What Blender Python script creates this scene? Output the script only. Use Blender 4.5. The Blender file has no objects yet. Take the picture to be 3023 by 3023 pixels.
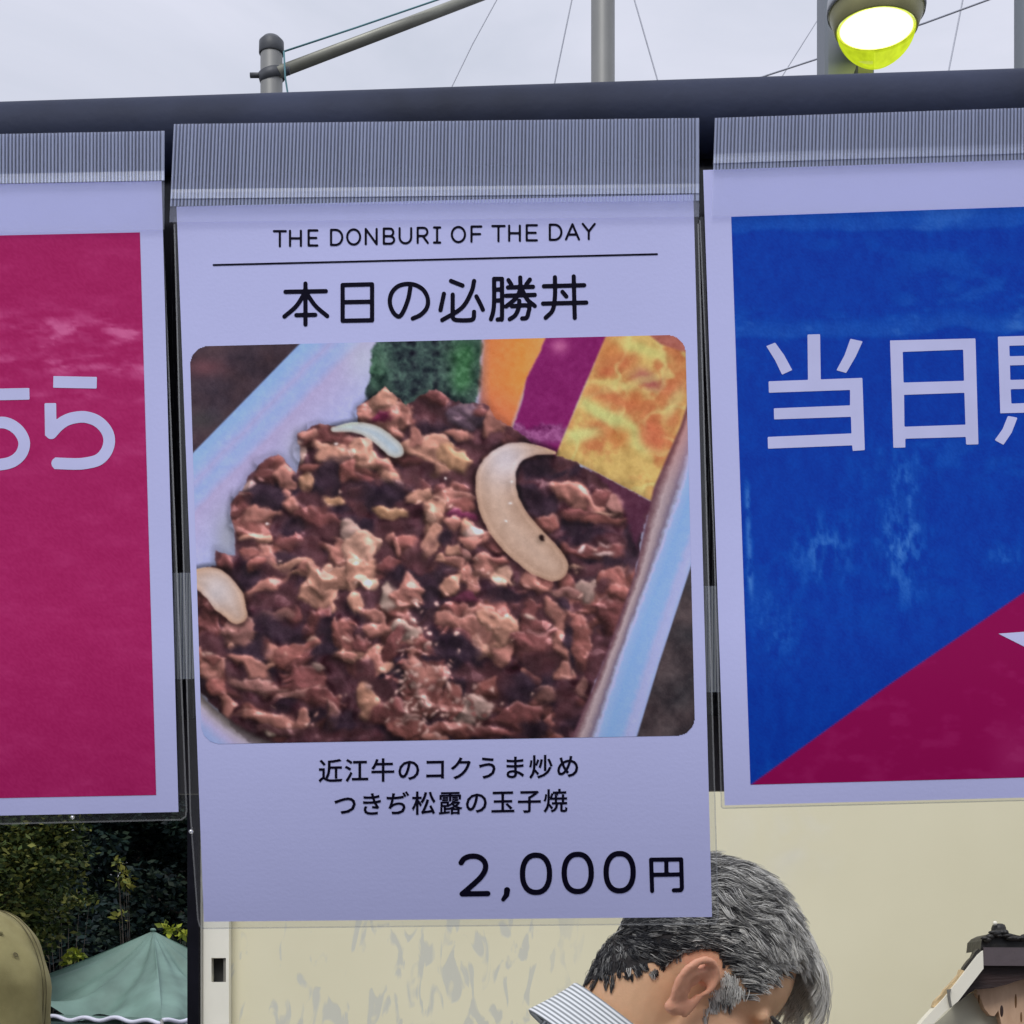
import bpy, bmesh, math, random
import numpy as np
from mathutils import Vector, Matrix
from mathutils.bvhtree import BVHTree

random.seed(7)
RNG = np.random.default_rng(11)
SC = bpy.context.scene
COL = SC.collection
R = math.radians

# ------------------------------------------------------------------ camera
CAM_H = 1.6
HOR = 3040.0            # the horizon in photo pixels
FPX = 5038.0            # focal length in photo pixels (3023 wide)
cam = bpy.data.cameras.new("camera")
cam.lens = 36.0 * FPX / 3023.0
cam.sensor_width = 36.0
cam.shift_y = (HOR - 1511.5) / 3023.0
cam.clip_start = 0.05
cam.clip_end = 2000
camo = bpy.data.objects.new("camera", cam)
COL.objects.link(camo)
camo.location = (0, 0, CAM_H)
camo.rotation_euler = (R(90), 0, 0)
SC.camera = camo

# ------------------------------------------------------------------ world, sun, exposure
SUN_EL, SUN_AZ = R(50), R(195)       # behind the camera, a little to the left
world = bpy.data.worlds.new("World")
SC.world = world
world.use_nodes = True
wn, wl = world.node_tree.nodes, world.node_tree.links
wn.clear()
out = wn.new("ShaderNodeOutputWorld")
bg = wn.new("ShaderNodeBackground")
bg.inputs["Strength"].default_value = 0.1
sky = wn.new("ShaderNodeTexSky")
sky.sky_type = 'NISHITA'
sky.sun_disc = False
sky.sun_elevation = SUN_EL
sky.sun_rotation = SUN_AZ
tc = wn.new("ShaderNodeTexCoord")
sep = wn.new("ShaderNodeSeparateXYZ")
wl.new(tc.outputs["Generated"], sep.inputs[0])
grad = wn.new("ShaderNodeMapRange")          # overcast: brighter towards the zenith
grad.inputs["From Min"].default_value = 0.0
grad.inputs["From Max"].default_value = 1.0
grad.inputs["To Min"].default_value = 5.4
grad.inputs["To Max"].default_value = 10.4
wl.new(sep.outputs["Z"], grad.inputs["Value"])
mp = wn.new("ShaderNodeMapping")
mp.inputs["Scale"].default_value = (1.2, 1.2, 3.0)
wl.new(tc.outputs["Generated"], mp.inputs["Vector"])
nz = wn.new("ShaderNodeTexNoise")
nz.inputs["Scale"].default_value = 3.2
nz.inputs["Detail"].default_value = 7.0
nz.inputs["Roughness"].default_value = 0.55
nz.inputs["Distortion"].default_value = 0.6
wl.new(mp.outputs[0], nz.inputs["Vector"])
cr = wn.new("ShaderNodeValToRGB")
cr.color_ramp.elements[0].position = 0.3
cr.color_ramp.elements[0].color = (0.75, 0.79, 0.92, 1)
cr.color_ramp.elements[1].position = 0.7
cr.color_ramp.elements[1].color = (0.95, 0.965, 1.11, 1)
wl.new(nz.outputs["Fac"], cr.inputs["Fac"])
vm = wn.new("ShaderNodeVectorMath")
vm.operation = 'SCALE'
wl.new(cr.outputs["Color"], vm.inputs[0])
wl.new(grad.outputs["Result"], vm.inputs["Scale"])
mx = wn.new("ShaderNodeMixRGB")
mx.inputs["Fac"].default_value = 0.93
wl.new(sky.outputs["Color"], mx.inputs["Color1"])
wl.new(vm.outputs["Vector"], mx.inputs["Color2"])
wl.new(mx.outputs["Color"], bg.inputs["Color"])
wl.new(bg.outputs[0], out.inputs["Surface"])

sun = bpy.data.lights.new("sun", 'SUN')
sun.energy = 1.35
sun.angle = R(25)
sun.color = (1.0, 0.985, 0.955)
suno = bpy.data.objects.new("sun", sun)
COL.objects.link(suno)
sd = Vector((math.sin(SUN_AZ) * math.cos(SUN_EL), math.cos(SUN_AZ) * math.cos(SUN_EL), math.sin(SUN_EL)))
suno.rotation_euler = (-sd).to_track_quat('-Z', 'Y').to_euler()
suno.location = (0, -8, 12)

vs = SC.view_settings
vs.view_transform = 'Standard'
vs.look = 'None'
vs.exposure = 0.12
vs.gamma = 1.0
vs.use_curve_mapping = False
SC.cycles.max_bounces = 8
SC.cycles.transparent_max_bounces = 24
SC.cycles.volume_bounces = 1

# ------------------------------------------------------------------ helpers
def P(px, py, d):
    """the point at distance d (metres ahead of the viewpoint) seen at photo pixel px, py"""
    return np.array([(px - 1511.5) / FPX * d, d, CAM_H + (HOR - py) / FPX * d])

def lin(c):
    c = np.asarray(c, float) / 255.0
    return np.where(c <= 0.04045, c / 12.92, ((c + 0.055) / 1.055) ** 2.4)

def link(name, me, mats, parent):
    o = bpy.data.objects.new(name, me)
    COL.objects.link(o)
    for m in (mats if isinstance(mats, (list, tuple)) else [mats]):
        me.materials.append(m)
    if parent is not None:
        o.parent = parent
    return o

def wloc(o):
    v = np.zeros(3)
    while o is not None:
        v += np.array(o.location)
        o = o.parent
    return v

def mesh(name, verts, faces, mat, parent=None, smooth=False, base=None, cols=None):
    """one mesh object from world coordinates; a top-level mesh gets its origin at base"""
    verts = np.asarray(verts, float).reshape(-1, 3)
    off = wloc(parent) if parent is not None else (np.zeros(3) if base is None else np.asarray(base, float))
    me = bpy.data.meshes.new(name)
    me.from_pydata((verts - off).tolist(), [], [list(map(int, f)) for f in faces])
    if cols is not None:
        a = me.color_attributes.new("Col", 'FLOAT_COLOR', 'POINT')
        c4 = np.ones((len(verts), 4), np.float32)
        c4[:, :3] = cols
        a.data.foreach_set("color", c4.ravel())
    if smooth:
        me.polygons.foreach_set("use_smooth", [True] * len(me.polygons))
    me.update()
    o = link(name, me, mat, parent)
    if parent is None:
        o.location = off
    return o

def tag(o, label=None, cat=None, group=None, kind=None):
    for k, v in (("label", label), ("category", cat), ("group", group), ("kind", kind)):
        if v:
            o[k] = v
    return o

def thing(name, label, cat, loc, group=None):
    o = bpy.data.objects.new(name, None)
    o.empty_display_size = 0.05
    COL.objects.link(o)
    o.location = [float(v) for v in loc]
    return tag(o, label, cat, group)

class MB:
    """collects simple solids into one mesh"""
    def __init__(s):
        s.v, s.f = [], []
    def add(s, v, f):
        n = len(s.v)
        s.v += [tuple(map(float, p)) for p in v]
        s.f += [[i + n for i in q] for q in f]
        return s
    def box(s, lo, hi, rot=None, piv=None):
        x0, y0, z0 = lo
        x1, y1, z1 = hi
        v = [(x0, y0, z0), (x1, y0, z0), (x1, y1, z0), (x0, y1, z0), (x0, y0, z1), (x1, y0, z1), (x1, y1, z1), (x0, y1, z1)]
        return s.add(v, [(0, 3, 2, 1), (4, 5, 6, 7), (0, 1, 5, 4), (1, 2, 6, 5), (2, 3, 7, 6), (3, 0, 4, 7)])
    def prism(s, poly, ext):
        """a polygon (list of 3D points) swept by the vector ext"""
        n = len(poly)
        a = [np.asarray(p, float) for p in poly]
        b = [p + np.asarray(ext, float) for p in a]
        f = [list(range(n)), list(range(2 * n - 1, n - 1, -1))]
        f += [(i, i + n, (i + 1) % n + n, (i + 1) % n) for i in range(n)]
        return s.add(a + b, f)
    def tube(s, pts, rad, n=10, cap=True):
        pts = [np.asarray(p, float) for p in pts]
        if np.isscalar(rad):
            rad = [rad] * len(pts)
        rings = []
        prev = None
        for i, p in enumerate(pts):
            t = pts[min(i + 1, len(pts) - 1)] - pts[max(i - 1, 0)]
            t = t / (np.linalg.norm(t) + 1e-12)
            if prev is None:
                h = np.array([0, 0, 1.0]) if abs(t[2]) < 0.9 else np.array([1.0, 0, 0])
                u = np.cross(t, h)
            else:
                u = prev - t * prev.dot(t)
            u /= np.linalg.norm(u) + 1e-12
            prev = u
            w = np.cross(t, u)
            rings.append([p + rad[i] * (math.cos(a) * u + math.sin(a) * w) for a in [2 * math.pi * k / n for k in range(n)]])
        v = [q for r_ in rings for q in r_]
        f = []
        for i in range(len(pts) - 1):
            for k in range(n):
                f.append((i * n + k, i * n + (k + 1) % n, (i + 1) * n + (k + 1) % n, (i + 1) * n + k))
        if cap:
            f.append(list(range(n - 1, -1, -1)))
            f.append([(len(pts) - 1) * n + k for k in range(n)])
        return s.add(v, f)
    def ell(s, c, r, axes=None, nu=20, nv=12):
        c = np.asarray(c, float)
        r = np.asarray(r, float) * np.ones(3)
        A = np.eye(3) if axes is None else np.asarray(axes, float)   # rows: axis vectors
        v, f = [], []
        for j in range(nv + 1):
            th = math.pi * j / nv
            for i in range(nu):
                ph = 2 * math.pi * i / nu
                q = np.array([math.sin(th) * math.cos(ph), math.sin(th) * math.sin(ph), math.cos(th)]) * r
                v.append(c + q @ A)
        for j in range(nv):
            for i in range(nu):
                a, b = j * nu + i, j * nu + (i + 1) % nu
                f.append((a, a + nu, b + nu, b))
        return s.add(v, f)
    def lathe(s, prof, c, axis=(0, 0, 1), n=40, arc=None):
        """profile of (radius, height) round axis through c"""
        ax = np.asarray(axis, float)
        ax /= np.linalg.norm(ax)
        h = np.array([0, 0, 1.0]) if abs(ax[2]) < 0.9 else np.array([1.0, 0, 0])
        u = np.cross(h, ax)
        u /= np.linalg.norm(u)
        w = np.cross(ax, u)
        c = np.asarray(c, float)
        v = [c + ax * z + r_ * (math.cos(2 * math.pi * k / n) * u + math.sin(2 * math.pi * k / n) * w) for r_, z in prof for k in range(n)]
        f = [(i * n + k, i * n + (k + 1) % n, (i + 1) * n + (k + 1) % n, (i + 1) * n + k) for i in range(len(prof) - 1) for k in range(n)]
        return s.add(v, f)
    def capsule(s, a, ra, b, rb, n=16):
        a, b = np.asarray(a, float), np.asarray(b, float)
        t = b - a
        L = np.linalg.norm(t)
        t = t / (L + 1e-12)
        prof = [(max(ra * math.sin(q), 1e-5), -ra * math.cos(q)) for q in np.linspace(0, math.pi / 2, 6)]
        prof += [(max(rb * math.cos(q), 1e-5), L + rb * math.sin(q)) for q in np.linspace(0, math.pi / 2, 6)]
        return s.lathe(prof, a, t, n)
    def build(s, name, mat, parent=None, smooth=False, base=None, cols=None):
        return mesh(name, s.v, s.f, mat, parent, smooth, base, cols)

# ------------------------------------------------------------------ materials
def new_mat(name):
    m = bpy.data.materials.new(name)
    m.use_nodes = True
    n, l = m.node_tree.nodes, m.node_tree.links
    return m, n, l, n["Principled BSDF"]

def mat(name, col, rough=0.6, var=0.12, scale=30.0, bump=0.0, bscale=None, metal=0.0, coat=0.0, spec=0.5, stretch=(1, 1, 1), col2=None, detail=5):
    """base colour with procedural mottling between two close tones, and a fine bump"""
    m, n, l, b = new_mat(name)
    b.inputs["Roughness"].default_value = rough
    b.inputs["Metallic"].default_value = metal
    b.inputs["Coat Weight"].default_value = coat
    b.inputs["Specular IOR Level"].default_value = spec
    t = n.new("ShaderNodeTexCoord")
    mpn = n.new("ShaderNodeMapping")
    mpn.inputs["Scale"].default_value = stretch
    l.new(t.outputs["Object"], mpn.inputs["Vector"])
    z = n.new("ShaderNodeTexNoise")
    z.inputs["Scale"].default_value = scale
    z.inputs["Detail"].default_value = detail
    l.new(mpn.outputs[0], z.inputs["Vector"])
    r_ = n.new("ShaderNodeValToRGB")
    c = np.asarray(col, float)
    lo = c * (1 - var)
    hi = np.asarray(col2, float) if col2 is not None else np.minimum(c * (1 + var), 0.98)
    r_.color_ramp.elements[0].position = 0.32
    r_.color_ramp.elements[0].color = (*lo, 1)
    r_.color_ramp.elements[1].position = 0.68
    r_.color_ramp.elements[1].color = (*hi, 1)
    l.new(z.outputs["Fac"], r_.inputs["Fac"])
    l.new(r_.outputs["Color"], b.inputs["Base Color"])
    if bump:
        z2 = n.new("ShaderNodeTexNoise")
        z2.inputs["Scale"].default_value = bscale or scale * 6
        z2.inputs["Detail"].default_value = 4
        l.new(mpn.outputs[0], z2.inputs["Vector"])
        bp = n.new("ShaderNodeBump")
        bp.inputs["Strength"].default_value = bump
        bp.inputs["Distance"].default_value = 0.002
        l.new(z2.outputs["Fac"], bp.inputs["Height"])
        l.new(bp.outputs[0], b.inputs["Normal"])
    return m

def attr_mat(name, rough=0.5, coat=0.0, bump=0.0, bscale=40, spec=0.5, trans=0.0, dist=0.002):
    m, n, l, b = new_mat(name)
    b.inputs["Roughness"].default_value = rough
    b.inputs["Coat Weight"].default_value = coat
    b.inputs["Coat Roughness"].default_value = 0.12
    b.inputs["Specular IOR Level"].default_value = spec
    a = n.new("ShaderNodeAttribute")
    a.attribute_name = "Col"
    l.new(a.outputs["Color"], b.inputs["Base Color"])
    if trans:
        b.inputs["Subsurface Weight"].default_value = 0.0
    if bump:
        t = n.new("ShaderNodeTexCoord")
        z = n.new("ShaderNodeTexNoise")
        z.inputs["Scale"].default_value = bscale
        z.inputs["Detail"].default_value = 3
        l.new(t.outputs["Object"], z.inputs["Vector"])
        bp = n.new("ShaderNodeBump")
        bp.inputs["Strength"].default_value = bump
        bp.inputs["Distance"].default_value = dist
        l.new(z.outputs["Fac"], bp.inputs["Height"])
        l.new(bp.outputs[0], b.inputs["Normal"] if not coat else b.inputs["Coat Normal"])
    return m

def clear_mat(name, tint, alpha, rough=0.15, gcol=(1, 1, 1), diff=0.0, dcol=(0.5, 0.52, 0.6), gfac=0.10):
    """thin clear plastic: see-through, with a sheen and a little milkiness"""
    m = bpy.data.materials.new(name)
    m.use_nodes = True
    n, l = m.node_tree.nodes, m.node_tree.links
    n.clear()
    o = n.new("ShaderNodeOutputMaterial")
    tr = n.new("ShaderNodeBsdfTransparent")
    tr.inputs["Color"].default_value = (*tint, 1)
    gl = n.new("ShaderNodeBsdfGlossy")
    gl.inputs["Color"].default_value = (*gcol, 1)
    gl.inputs["Roughness"].default_value = rough
    df = n.new("ShaderNodeBsdfDiffuse")
    df.inputs["Color"].default_value = (*dcol, 1)
    t = n.new("ShaderNodeTexCoord")
    z = n.new("ShaderNodeTexNoise")
    z.inputs["Scale"].default_value = 60
    l.new(t.outputs["Object"], z.inputs["Vector"])
    bp = n.new("ShaderNodeBump")
    bp.inputs["Strength"].default_value = 0.3
    bp.inputs["Distance"].default_value = 0.001
    l.new(z.outputs["Fac"], bp.inputs["Height"])
    l.new(bp.outputs[0], gl.inputs["Normal"])
    m1 = n.new("ShaderNodeMixShader")
    m1.inputs[0].default_value = diff
    l.new(tr.outputs[0], m1.inputs[1])
    l.new(df.outputs[0], m1.inputs[2])
    m2 = n.new("ShaderNodeMixShader")
    lw = n.new("ShaderNodeLayerWeight")
    lw.inputs["Blend"].default_value = .5
    fr = n.new("ShaderNodeMath")
    fr.operation = 'POWER'
    fr.inputs[1].default_value = 4.0
    l.new(lw.outputs["Facing"], fr.inputs[0])
    ad = n.new("ShaderNodeMath")
    ad.operation = 'ADD'
    ad.inputs[1].default_value = gfac + 0.035
    l.new(fr.outputs[0], ad.inputs[0])
    l.new(ad.outputs[0], m2.inputs[0])
    l.new(m1.outputs[0], m2.inputs[1])
    l.new(gl.outputs[0], m2.inputs[2])
    l.new(m2.outputs[0], o.inputs["Surface"])
    return m

# ------------------------------------------------------------------ numpy noise
def value_noise(shape, cell, rng):
    h, w = shape
    gh, gw = int(h / cell) + 3, int(w / cell) + 3
    g = rng.random((gh, gw))
    y = np.arange(h) / cell
    x = np.arange(w) / cell
    yi, xi = y.astype(int), x.astype(int)
    fy, fx = y - yi, x - xi
    fy = (fy * fy * (3 - 2 * fy))[:, None]
    fx = (fx * fx * (3 - 2 * fx))[None, :]
    a = g[np.ix_(yi, xi)]
    b = g[np.ix_(yi, xi + 1)]
    c = g[np.ix_(yi + 1, xi)]
    d = g[np.ix_(yi + 1, xi + 1)]
    return (a * (1 - fx) + b * fx) * (1 - fy) + (c * (1 - fx) + d * fx) * fy

def fbm(shape, cell, rng, octs=4, gain=0.5):
    t, amp, tot = np.zeros(shape), 1.0, 0.0
    for _ in range(octs):
        t += amp * value_noise(shape, max(cell, 1.01), rng)
        tot += amp
        amp *= gain
        cell /= 2
    return t / tot

def vnoise(X, Y, cx, cy, seed, octs=4, gain=.55):
    """value noise evaluated at any points, cells cx by cy"""
    t, amp, tot = np.zeros(np.shape(X)), 1.0, 0.0
    for o in range(octs):
        g = np.random.default_rng(seed + o * 17).random((256, 256))
        x, y = np.asarray(X) / cx + 31.7 * o, np.asarray(Y) / cy + 11.3 * o
        xi, yi = np.floor(x).astype(int), np.floor(y).astype(int)
        fx, fy = x - xi, y - yi
        fx, fy = fx * fx * (3 - 2 * fx), fy * fy * (3 - 2 * fy)
        x0, x1, y0, y1 = xi % 256, (xi + 1) % 256, yi % 256, (yi + 1) % 256
        t = t + amp * ((g[y0, x0] * (1 - fx) + g[y0, x1] * fx) * (1 - fy) + (g[y1, x0] * (1 - fx) + g[y1, x1] * fx) * fy)
        tot += amp
        amp *= gain
        cx, cy = cx / 2, cy / 2
    return t / tot

def blur(a, k):
    k = int(k)
    if k < 1:
        return a
    for ax in (0, 1):
        for _ in range(2):
            pad = [(0, 0)] * a.ndim
            pad[ax] = (k + 1, k)
            c = np.cumsum(np.pad(a, pad, mode='edge'), axis=ax)
            n = a.shape[ax]
            hi = np.take(c, np.arange(2 * k + 1, 2 * k + 1 + n), axis=ax)
            lo = np.take(c, np.arange(0, n), axis=ax)
            a = (hi - lo) / (2 * k + 1)
    return a

def sstep(a, b, x):
    t = np.clip((x - a) / (b - a), 0, 1)
    return t * t * (3 - 2 * t)

def poly_sdf(poly, X, Y):
    """signed distance to a polygon, negative inside"""
    poly = np.asarray(poly, float)
    d = np.full(X.shape, 1e18)
    ins = np.zeros(X.shape, bool)
    n = len(poly)
    for i in range(n):
        ax, ay = poly[i]
        bx, by = poly[(i + 1) % n]
        ex, ey = bx - ax, by - ay
        wx, wy = X - ax, Y - ay
        t = np.clip((wx * ex + wy * ey) / (ex * ex + ey * ey + 1e-12), 0, 1)
        d = np.minimum(d, (wx - ex * t) ** 2 + (wy - ey * t) ** 2)
        c = ((ay <= Y) & (by > Y)) | ((by <= Y) & (ay > Y))
        xs = ax + (Y - ay) / (by - ay + (1e-12 if by == ay else 0)) * ex
        ins ^= c & (X < xs)
    d = np.sqrt(d)
    return np.where(ins, -d, d)

def line_sdf(pts, X, Y, r, butt=False):
    d = np.full(X.shape, 1e9)
    n = len(pts)
    rr = [r] * n if np.isscalar(r) else list(r)
    for i in range(n - 1):
        (ax, ay), (bx, by) = pts[i], pts[i + 1]
        ex, ey = bx - ax, by - ay
        L2 = ex * ex + ey * ey + 1e-12
        wx, wy = X - ax, Y - ay
        u = (wx * ex + wy * ey) / L2
        t = np.clip(u, 0, 1)
        rad = rr[i] + (rr[i + 1] - rr[i]) * t
        q = np.sqrt((wx - ex * t) ** 2 + (wy - ey * t) ** 2) - rad
        if butt:
            L = math.sqrt(L2)
            if i == 0:
                q = np.maximum(q, -u * L)
            if i == n - 2:
                q = np.maximum(q, (u - 1) * L)
        d = np.minimum(d, q)
    return d

def smooth_pts(pts, k=6):
    """Catmull-Rom through the points"""
    p = [np.asarray(q, float) for q in pts]
    if len(p) < 3:
        return [tuple(q) for q in p]
    e = [2 * p[0] - p[1]] + p + [2 * p[-1] - p[-2]]
    o = []
    for i in range(1, len(e) - 2):
        a, b, c, d = e[i - 1], e[i], e[i + 1], e[i + 2]
        for s in np.linspace(0, 1, k, endpoint=False):
            o.append(tuple(0.5 * (2 * b + (c - a) * s + (2 * a - 5 * b + 4 * c - d) * s * s + (3 * b - a - 3 * c + d) * s ** 3)))
    o.append(tuple(p[-1]))
    return o
# ------------------------------------------------------------------ the plane the sheets hang in
ILL = np.array([0.64, 0.65, 0.70])      # light falling on the sheets, to turn print tones into reflectances
def D(px, py):
    # the sheets' lower ends curl back a little, a bend added to darken them
    z = np.clip((np.asarray(py, float) - 1850) / 5038.0, 0, .2)
    return 1.0 / (1 + 5.6e-6 * (px - 1300) - 8e-6 * (py - 1650)) + 0.95 * z * z
def Q(px, py, off=0.0):
    return P(px, py, D(px, py) - off)
def refl(rgb):
    return np.clip(lin(rgb) / ILL, 0.004, 0.93)

def contour(fn, box, step):
    """flat polygons (photo pixels) of the region where fn < 0"""
    x0, y0, x1, y1 = box
    xs = np.arange(x0, x1 + step, step, dtype=float)
    ys = np.arange(y0, y1 + step, step, dtype=float)
    X, Y = np.meshgrid(xs, ys)
    S = fn(X, Y)
    S = np.where(np.abs(S) < 1e-6, -1e-6, S)
    idx, V, F = {}, [], []
    def vid(k, p):
        if k not in idx:
            idx[k] = len(V)
            V.append(p)
        return idx[k]
    h, w = S.shape
    ins = S < 0
    anyc = ins[:-1, :-1] | ins[1:, :-1] | ins[:-1, 1:] | ins[1:, 1:]
    for j, i in zip(*np.nonzero(anyc)):
        cs = [(j, i), (j + 1, i), (j + 1, i + 1), (j, i + 1)]
        poly = []
        for a in range(4):
            c, d = cs[a], cs[(a + 1) % 4]
            sc, sd_ = S[c], S[d]
            if sc < 0:
                poly.append(vid(c, (xs[c[1]], ys[c[0]])))
            if (sc < 0) != (sd_ < 0):
                t = sc / (sc - sd_)
                k = (min(c, d), max(c, d))
                poly.append(vid(k, (xs[c[1]] + t * (xs[d[1]] - xs[c[1]]), ys[c[0]] + t * (ys[d[0]] - ys[c[0]]))))
        if len(poly) >= 3:
            F.append(poly)
    return np.array(V), F

def print_shape(name, fn, box, step, m, parent, off):
    V, F = contour(fn, box, step)
    W = np.array([Q(x, y, off) for x, y in V])
    return mesh(name, W, F, m, parent)

def strokes(segs, conv, r, curve=True):
    """union of rounded pen strokes given in some crop's coordinates"""
    L = []
    for s in segs:
        p = [conv(*q) for q in s]
        L.append(smooth_pts(p, 6) if (curve and len(p) > 2) else p)
    def fn(X, Y):
        d = np.full(X.shape, 1e9)
        for p in L:
            xs = [q[0] for q in p]
            ys = [q[1] for q in p]
            m = (X > min(xs) - r * 3) & (X < max(xs) + r * 3) & (Y > min(ys) - r * 3) & (Y < max(ys) + r * 3)
            if m.any():
                d[m] = np.minimum(d[m], line_sdf(p, X[m], Y[m], r))
        return d
    return fn

def crop(x0, y0, s):
    return lambda x, y: (x0 + x / s, y0 + y / s)

def quad_grid(c, nx, ny):
    """bilinear grid in a quad TL, TR, BR, BL"""
    u, v = np.meshgrid(np.linspace(0, 1, nx + 1), np.linspace(0, 1, ny + 1))
    c = np.asarray(c, float)
    g = (c[0] * ((1 - u) * (1 - v))[..., None] + c[1] * (u * (1 - v))[..., None] + c[2] * (u * v)[..., None] + c[3] * ((1 - u) * v)[..., None])
    return g[..., 0], g[..., 1], u, v

def print_grid(name, c, step, color_fn, m, parent, off, keep=None):
    c = np.asarray(c, float)
    nx = max(2, int(np.linalg.norm(c[1] - c[0]) / step))
    ny = max(2, int(np.linalg.norm(c[3] - c[0]) / step))
    X, Y, U, V = quad_grid(c, nx, ny)
    cols = color_fn(X, Y)
    Dd = D(X, Y) - off
    W = np.stack([(X - 1511.5) / FPX * Dd, Dd, CAM_H + (HOR - Y) / FPX * Dd], -1).reshape(-1, 3)
    ii = np.arange((nx + 1) * (ny + 1)).reshape(ny + 1, nx + 1)
    F = np.stack([ii[:-1, :-1], ii[1:, :-1], ii[1:, 1:], ii[:-1, 1:]], -1)
    if keep is not None:
        k = keep(X, Y)
        F = F[k[:-1, :-1] & k[1:, :-1] & k[1:, 1:] & k[:-1, 1:]]
    F = F.reshape(-1, 4)
    used = np.unique(F)
    rm = np.full(len(W), -1)
    rm[used] = np.arange(len(used))
    return mesh(name, W[used], rm[F], m, parent, cols=refl(cols.reshape(-1, 3)[used]))

# ------------------------------------------------------------------ sheet materials
M_paper = mat("white_laminated_paper", (0.585, 0.60, 0.935), 0.5, 0.045, 6, coat=0.04, bump=0.05, bscale=500, spec=0.08)  # the faint tone noise stands in for uneven sleeve sheen
M_ink = mat("black_ink", (0.004, 0.003, 0.013), 0.6, 0.1, 80, spec=0.06)
M_white_ink = mat("white_ink", (0.62, 0.63, 0.93), 0.5, 0.04, 40, spec=0.08)
M_print = attr_mat("printed_colour", 0.5, 0.05, 0.3, 25, spec=0.05, dist=0.001)
M_flute = clear_mat("ribbed_clear_plastic", (0.96, 0.97, 1.0), 0, 0.3, (0.9, 0.93, 1), 0.52, (0.62, 0.69, 0.95), 0.0)
M_flute_gap = clear_mat("ribbed_clear_plastic_web", (0.985, 0.985, 1.0), 0, 0.3, (0.9, 0.93, 1), 0.17, (0.60, 0.64, 0.86), 0.0)
M_joint = clear_mat("grey_ribbed_plastic", (0.9, 0.9, 0.9), 0, 0.3, (0.9, 0.93, 1), 0.75, (0.40, 0.43, 0.43), 0.0)
M_sleeve = clear_mat("clear_sleeve_plastic", (0.90, 0.91, 0.92), 0, 0.12, (1, 1, 1), 0.05, (0.5, 0.5, 0.5), 0.0)
M_weld = clear_mat("sleeve_weld_plastic", (0.85, 0.86, 0.88), 0, 0.25, (1, 1, 1), 0.20, (0.7, 0.7, 0.7), 0.04)
M_drop = clear_mat("water", (0.97, 0.97, 0.97), 0, 0.02, (1, 1, 1), 0.25, (0.95, 0.95, 0.95), 0.4)

def sheet_slab(name, c, parent, m=None, th=0.0012):
    """the paper: a thin slab with its own thickness, finely divided"""
    X, Y, U, V = quad_grid(c, 6, 70)
    f = [Q(x, y, 0.0) for x, y in zip(X.ravel(), Y.ravel())]
    b = [Q(x, y, -th) for x, y in zip(X.ravel(), Y.ravel())]
    n = len(f)
    ii = np.arange(n).reshape(X.shape)
    F = []
    for j in range(X.shape[0] - 1):
        for i in range(X.shape[1] - 1):
            F.append((ii[j, i], ii[j + 1, i], ii[j + 1, i + 1], ii[j, i + 1]))
            F.append((n + ii[j, i], n + ii[j, i + 1], n + ii[j + 1, i + 1], n + ii[j + 1, i]))
    rim = list(ii[0, :]) + list(ii[1:, -1]) + list(ii[-1, -2::-1]) + list(ii[-2:0:-1, 0])
    for a, b2 in zip(rim, rim[1:] + rim[:1]):
        F.append((a, b2, b2 + n, a + n))
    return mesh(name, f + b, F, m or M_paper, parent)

def sleeve_edge(name, pts, hole, parent, off=-0.0005):
    """the clear margin of the pocket round the paper: outline minus paper, plus a raised weld line"""
    o = np.asarray(pts, float)
    def fn(X, Y):
        return np.maximum(poly_sdf(o, X, Y), -poly_sdf(hole, X, Y))
    return fn

def ribbed(name, quad, parent, off, fold=None, pitch=10.4, bulge=0.003, stop=1.0, m=None):
    """a ribbed plastic strip: vertical flutes between two thin skins, with a crease across it"""
    (tlx, tly), (trx, try_), (brx, bry), (blx, bly) = quad
    n = int(((trx - tlx) + (brx - blx)) / 2 / pitch)
    rows = [0.0, 1.0]
    if fold:
        rows = sorted({0.0, 1.0, fold - 0.035, fold, fold + 0.06, fold + 0.075})
    def prof(t):
        if not fold or t <= fold - 0.034:
            return 0.0
        if t <= fold + 0.001:
            return bulge * 0.25
        if t <= fold + 0.061:
            return bulge
        return bulge * 0.8
    def pt(u, t, o):
        x = (tlx * (1 - u) + trx * u) * (1 - t) + (blx * (1 - u) + brx * u) * t
        y = (tly * (1 - u) + try_ * u) * (1 - t) + (bly * (1 - u) + bry * u) * t
        return Q(x, y, off + prof(t) + o)
    ribs, web = MB(), MB()
    rr = random.Random(n)
    for k in range(n):
        a, b = (k + 0.03 + 0.05 * rr.random()) / n, (k + 0.60 + 0.12 * rr.random()) / n
        if k == n - 1:
            b = 1.0
        t0, t1 = 0.004 * rr.random(), 1 - 0.004 * rr.random()
        v, f = [], []
        for t in rows:
            tt = min(max(t, t0), t1 * stop)
            v += [pt(a, tt, 0), pt((a * 2 + b) / 3, tt, 0.0006), pt((a + 2 * b) / 3, tt, 0.0006), pt(b, tt, 0)]
        for r_ in range(len(rows) - 1):
            for q in range(3):
                f.append((r_ * 4 + q, (r_ + 1) * 4 + q, (r_ + 1) * 4 + q + 1, r_ * 4 + q + 1))
        ribs.add(v, f)
    v = []
    for t in rows:
        v += [pt(0, t, -0.0004), pt(1, t, -0.0004)]
    web.add(v, [(2 * i, 2 * i + 2, 2 * i + 3, 2 * i + 1) for i in range(len(rows) - 1)])
    s = web.build(name, M_flute_gap, parent)
    r_ = ribs.build("flutes", m or M_flute, s)
    tag(r_, kind="stuff")
    return s

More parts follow.
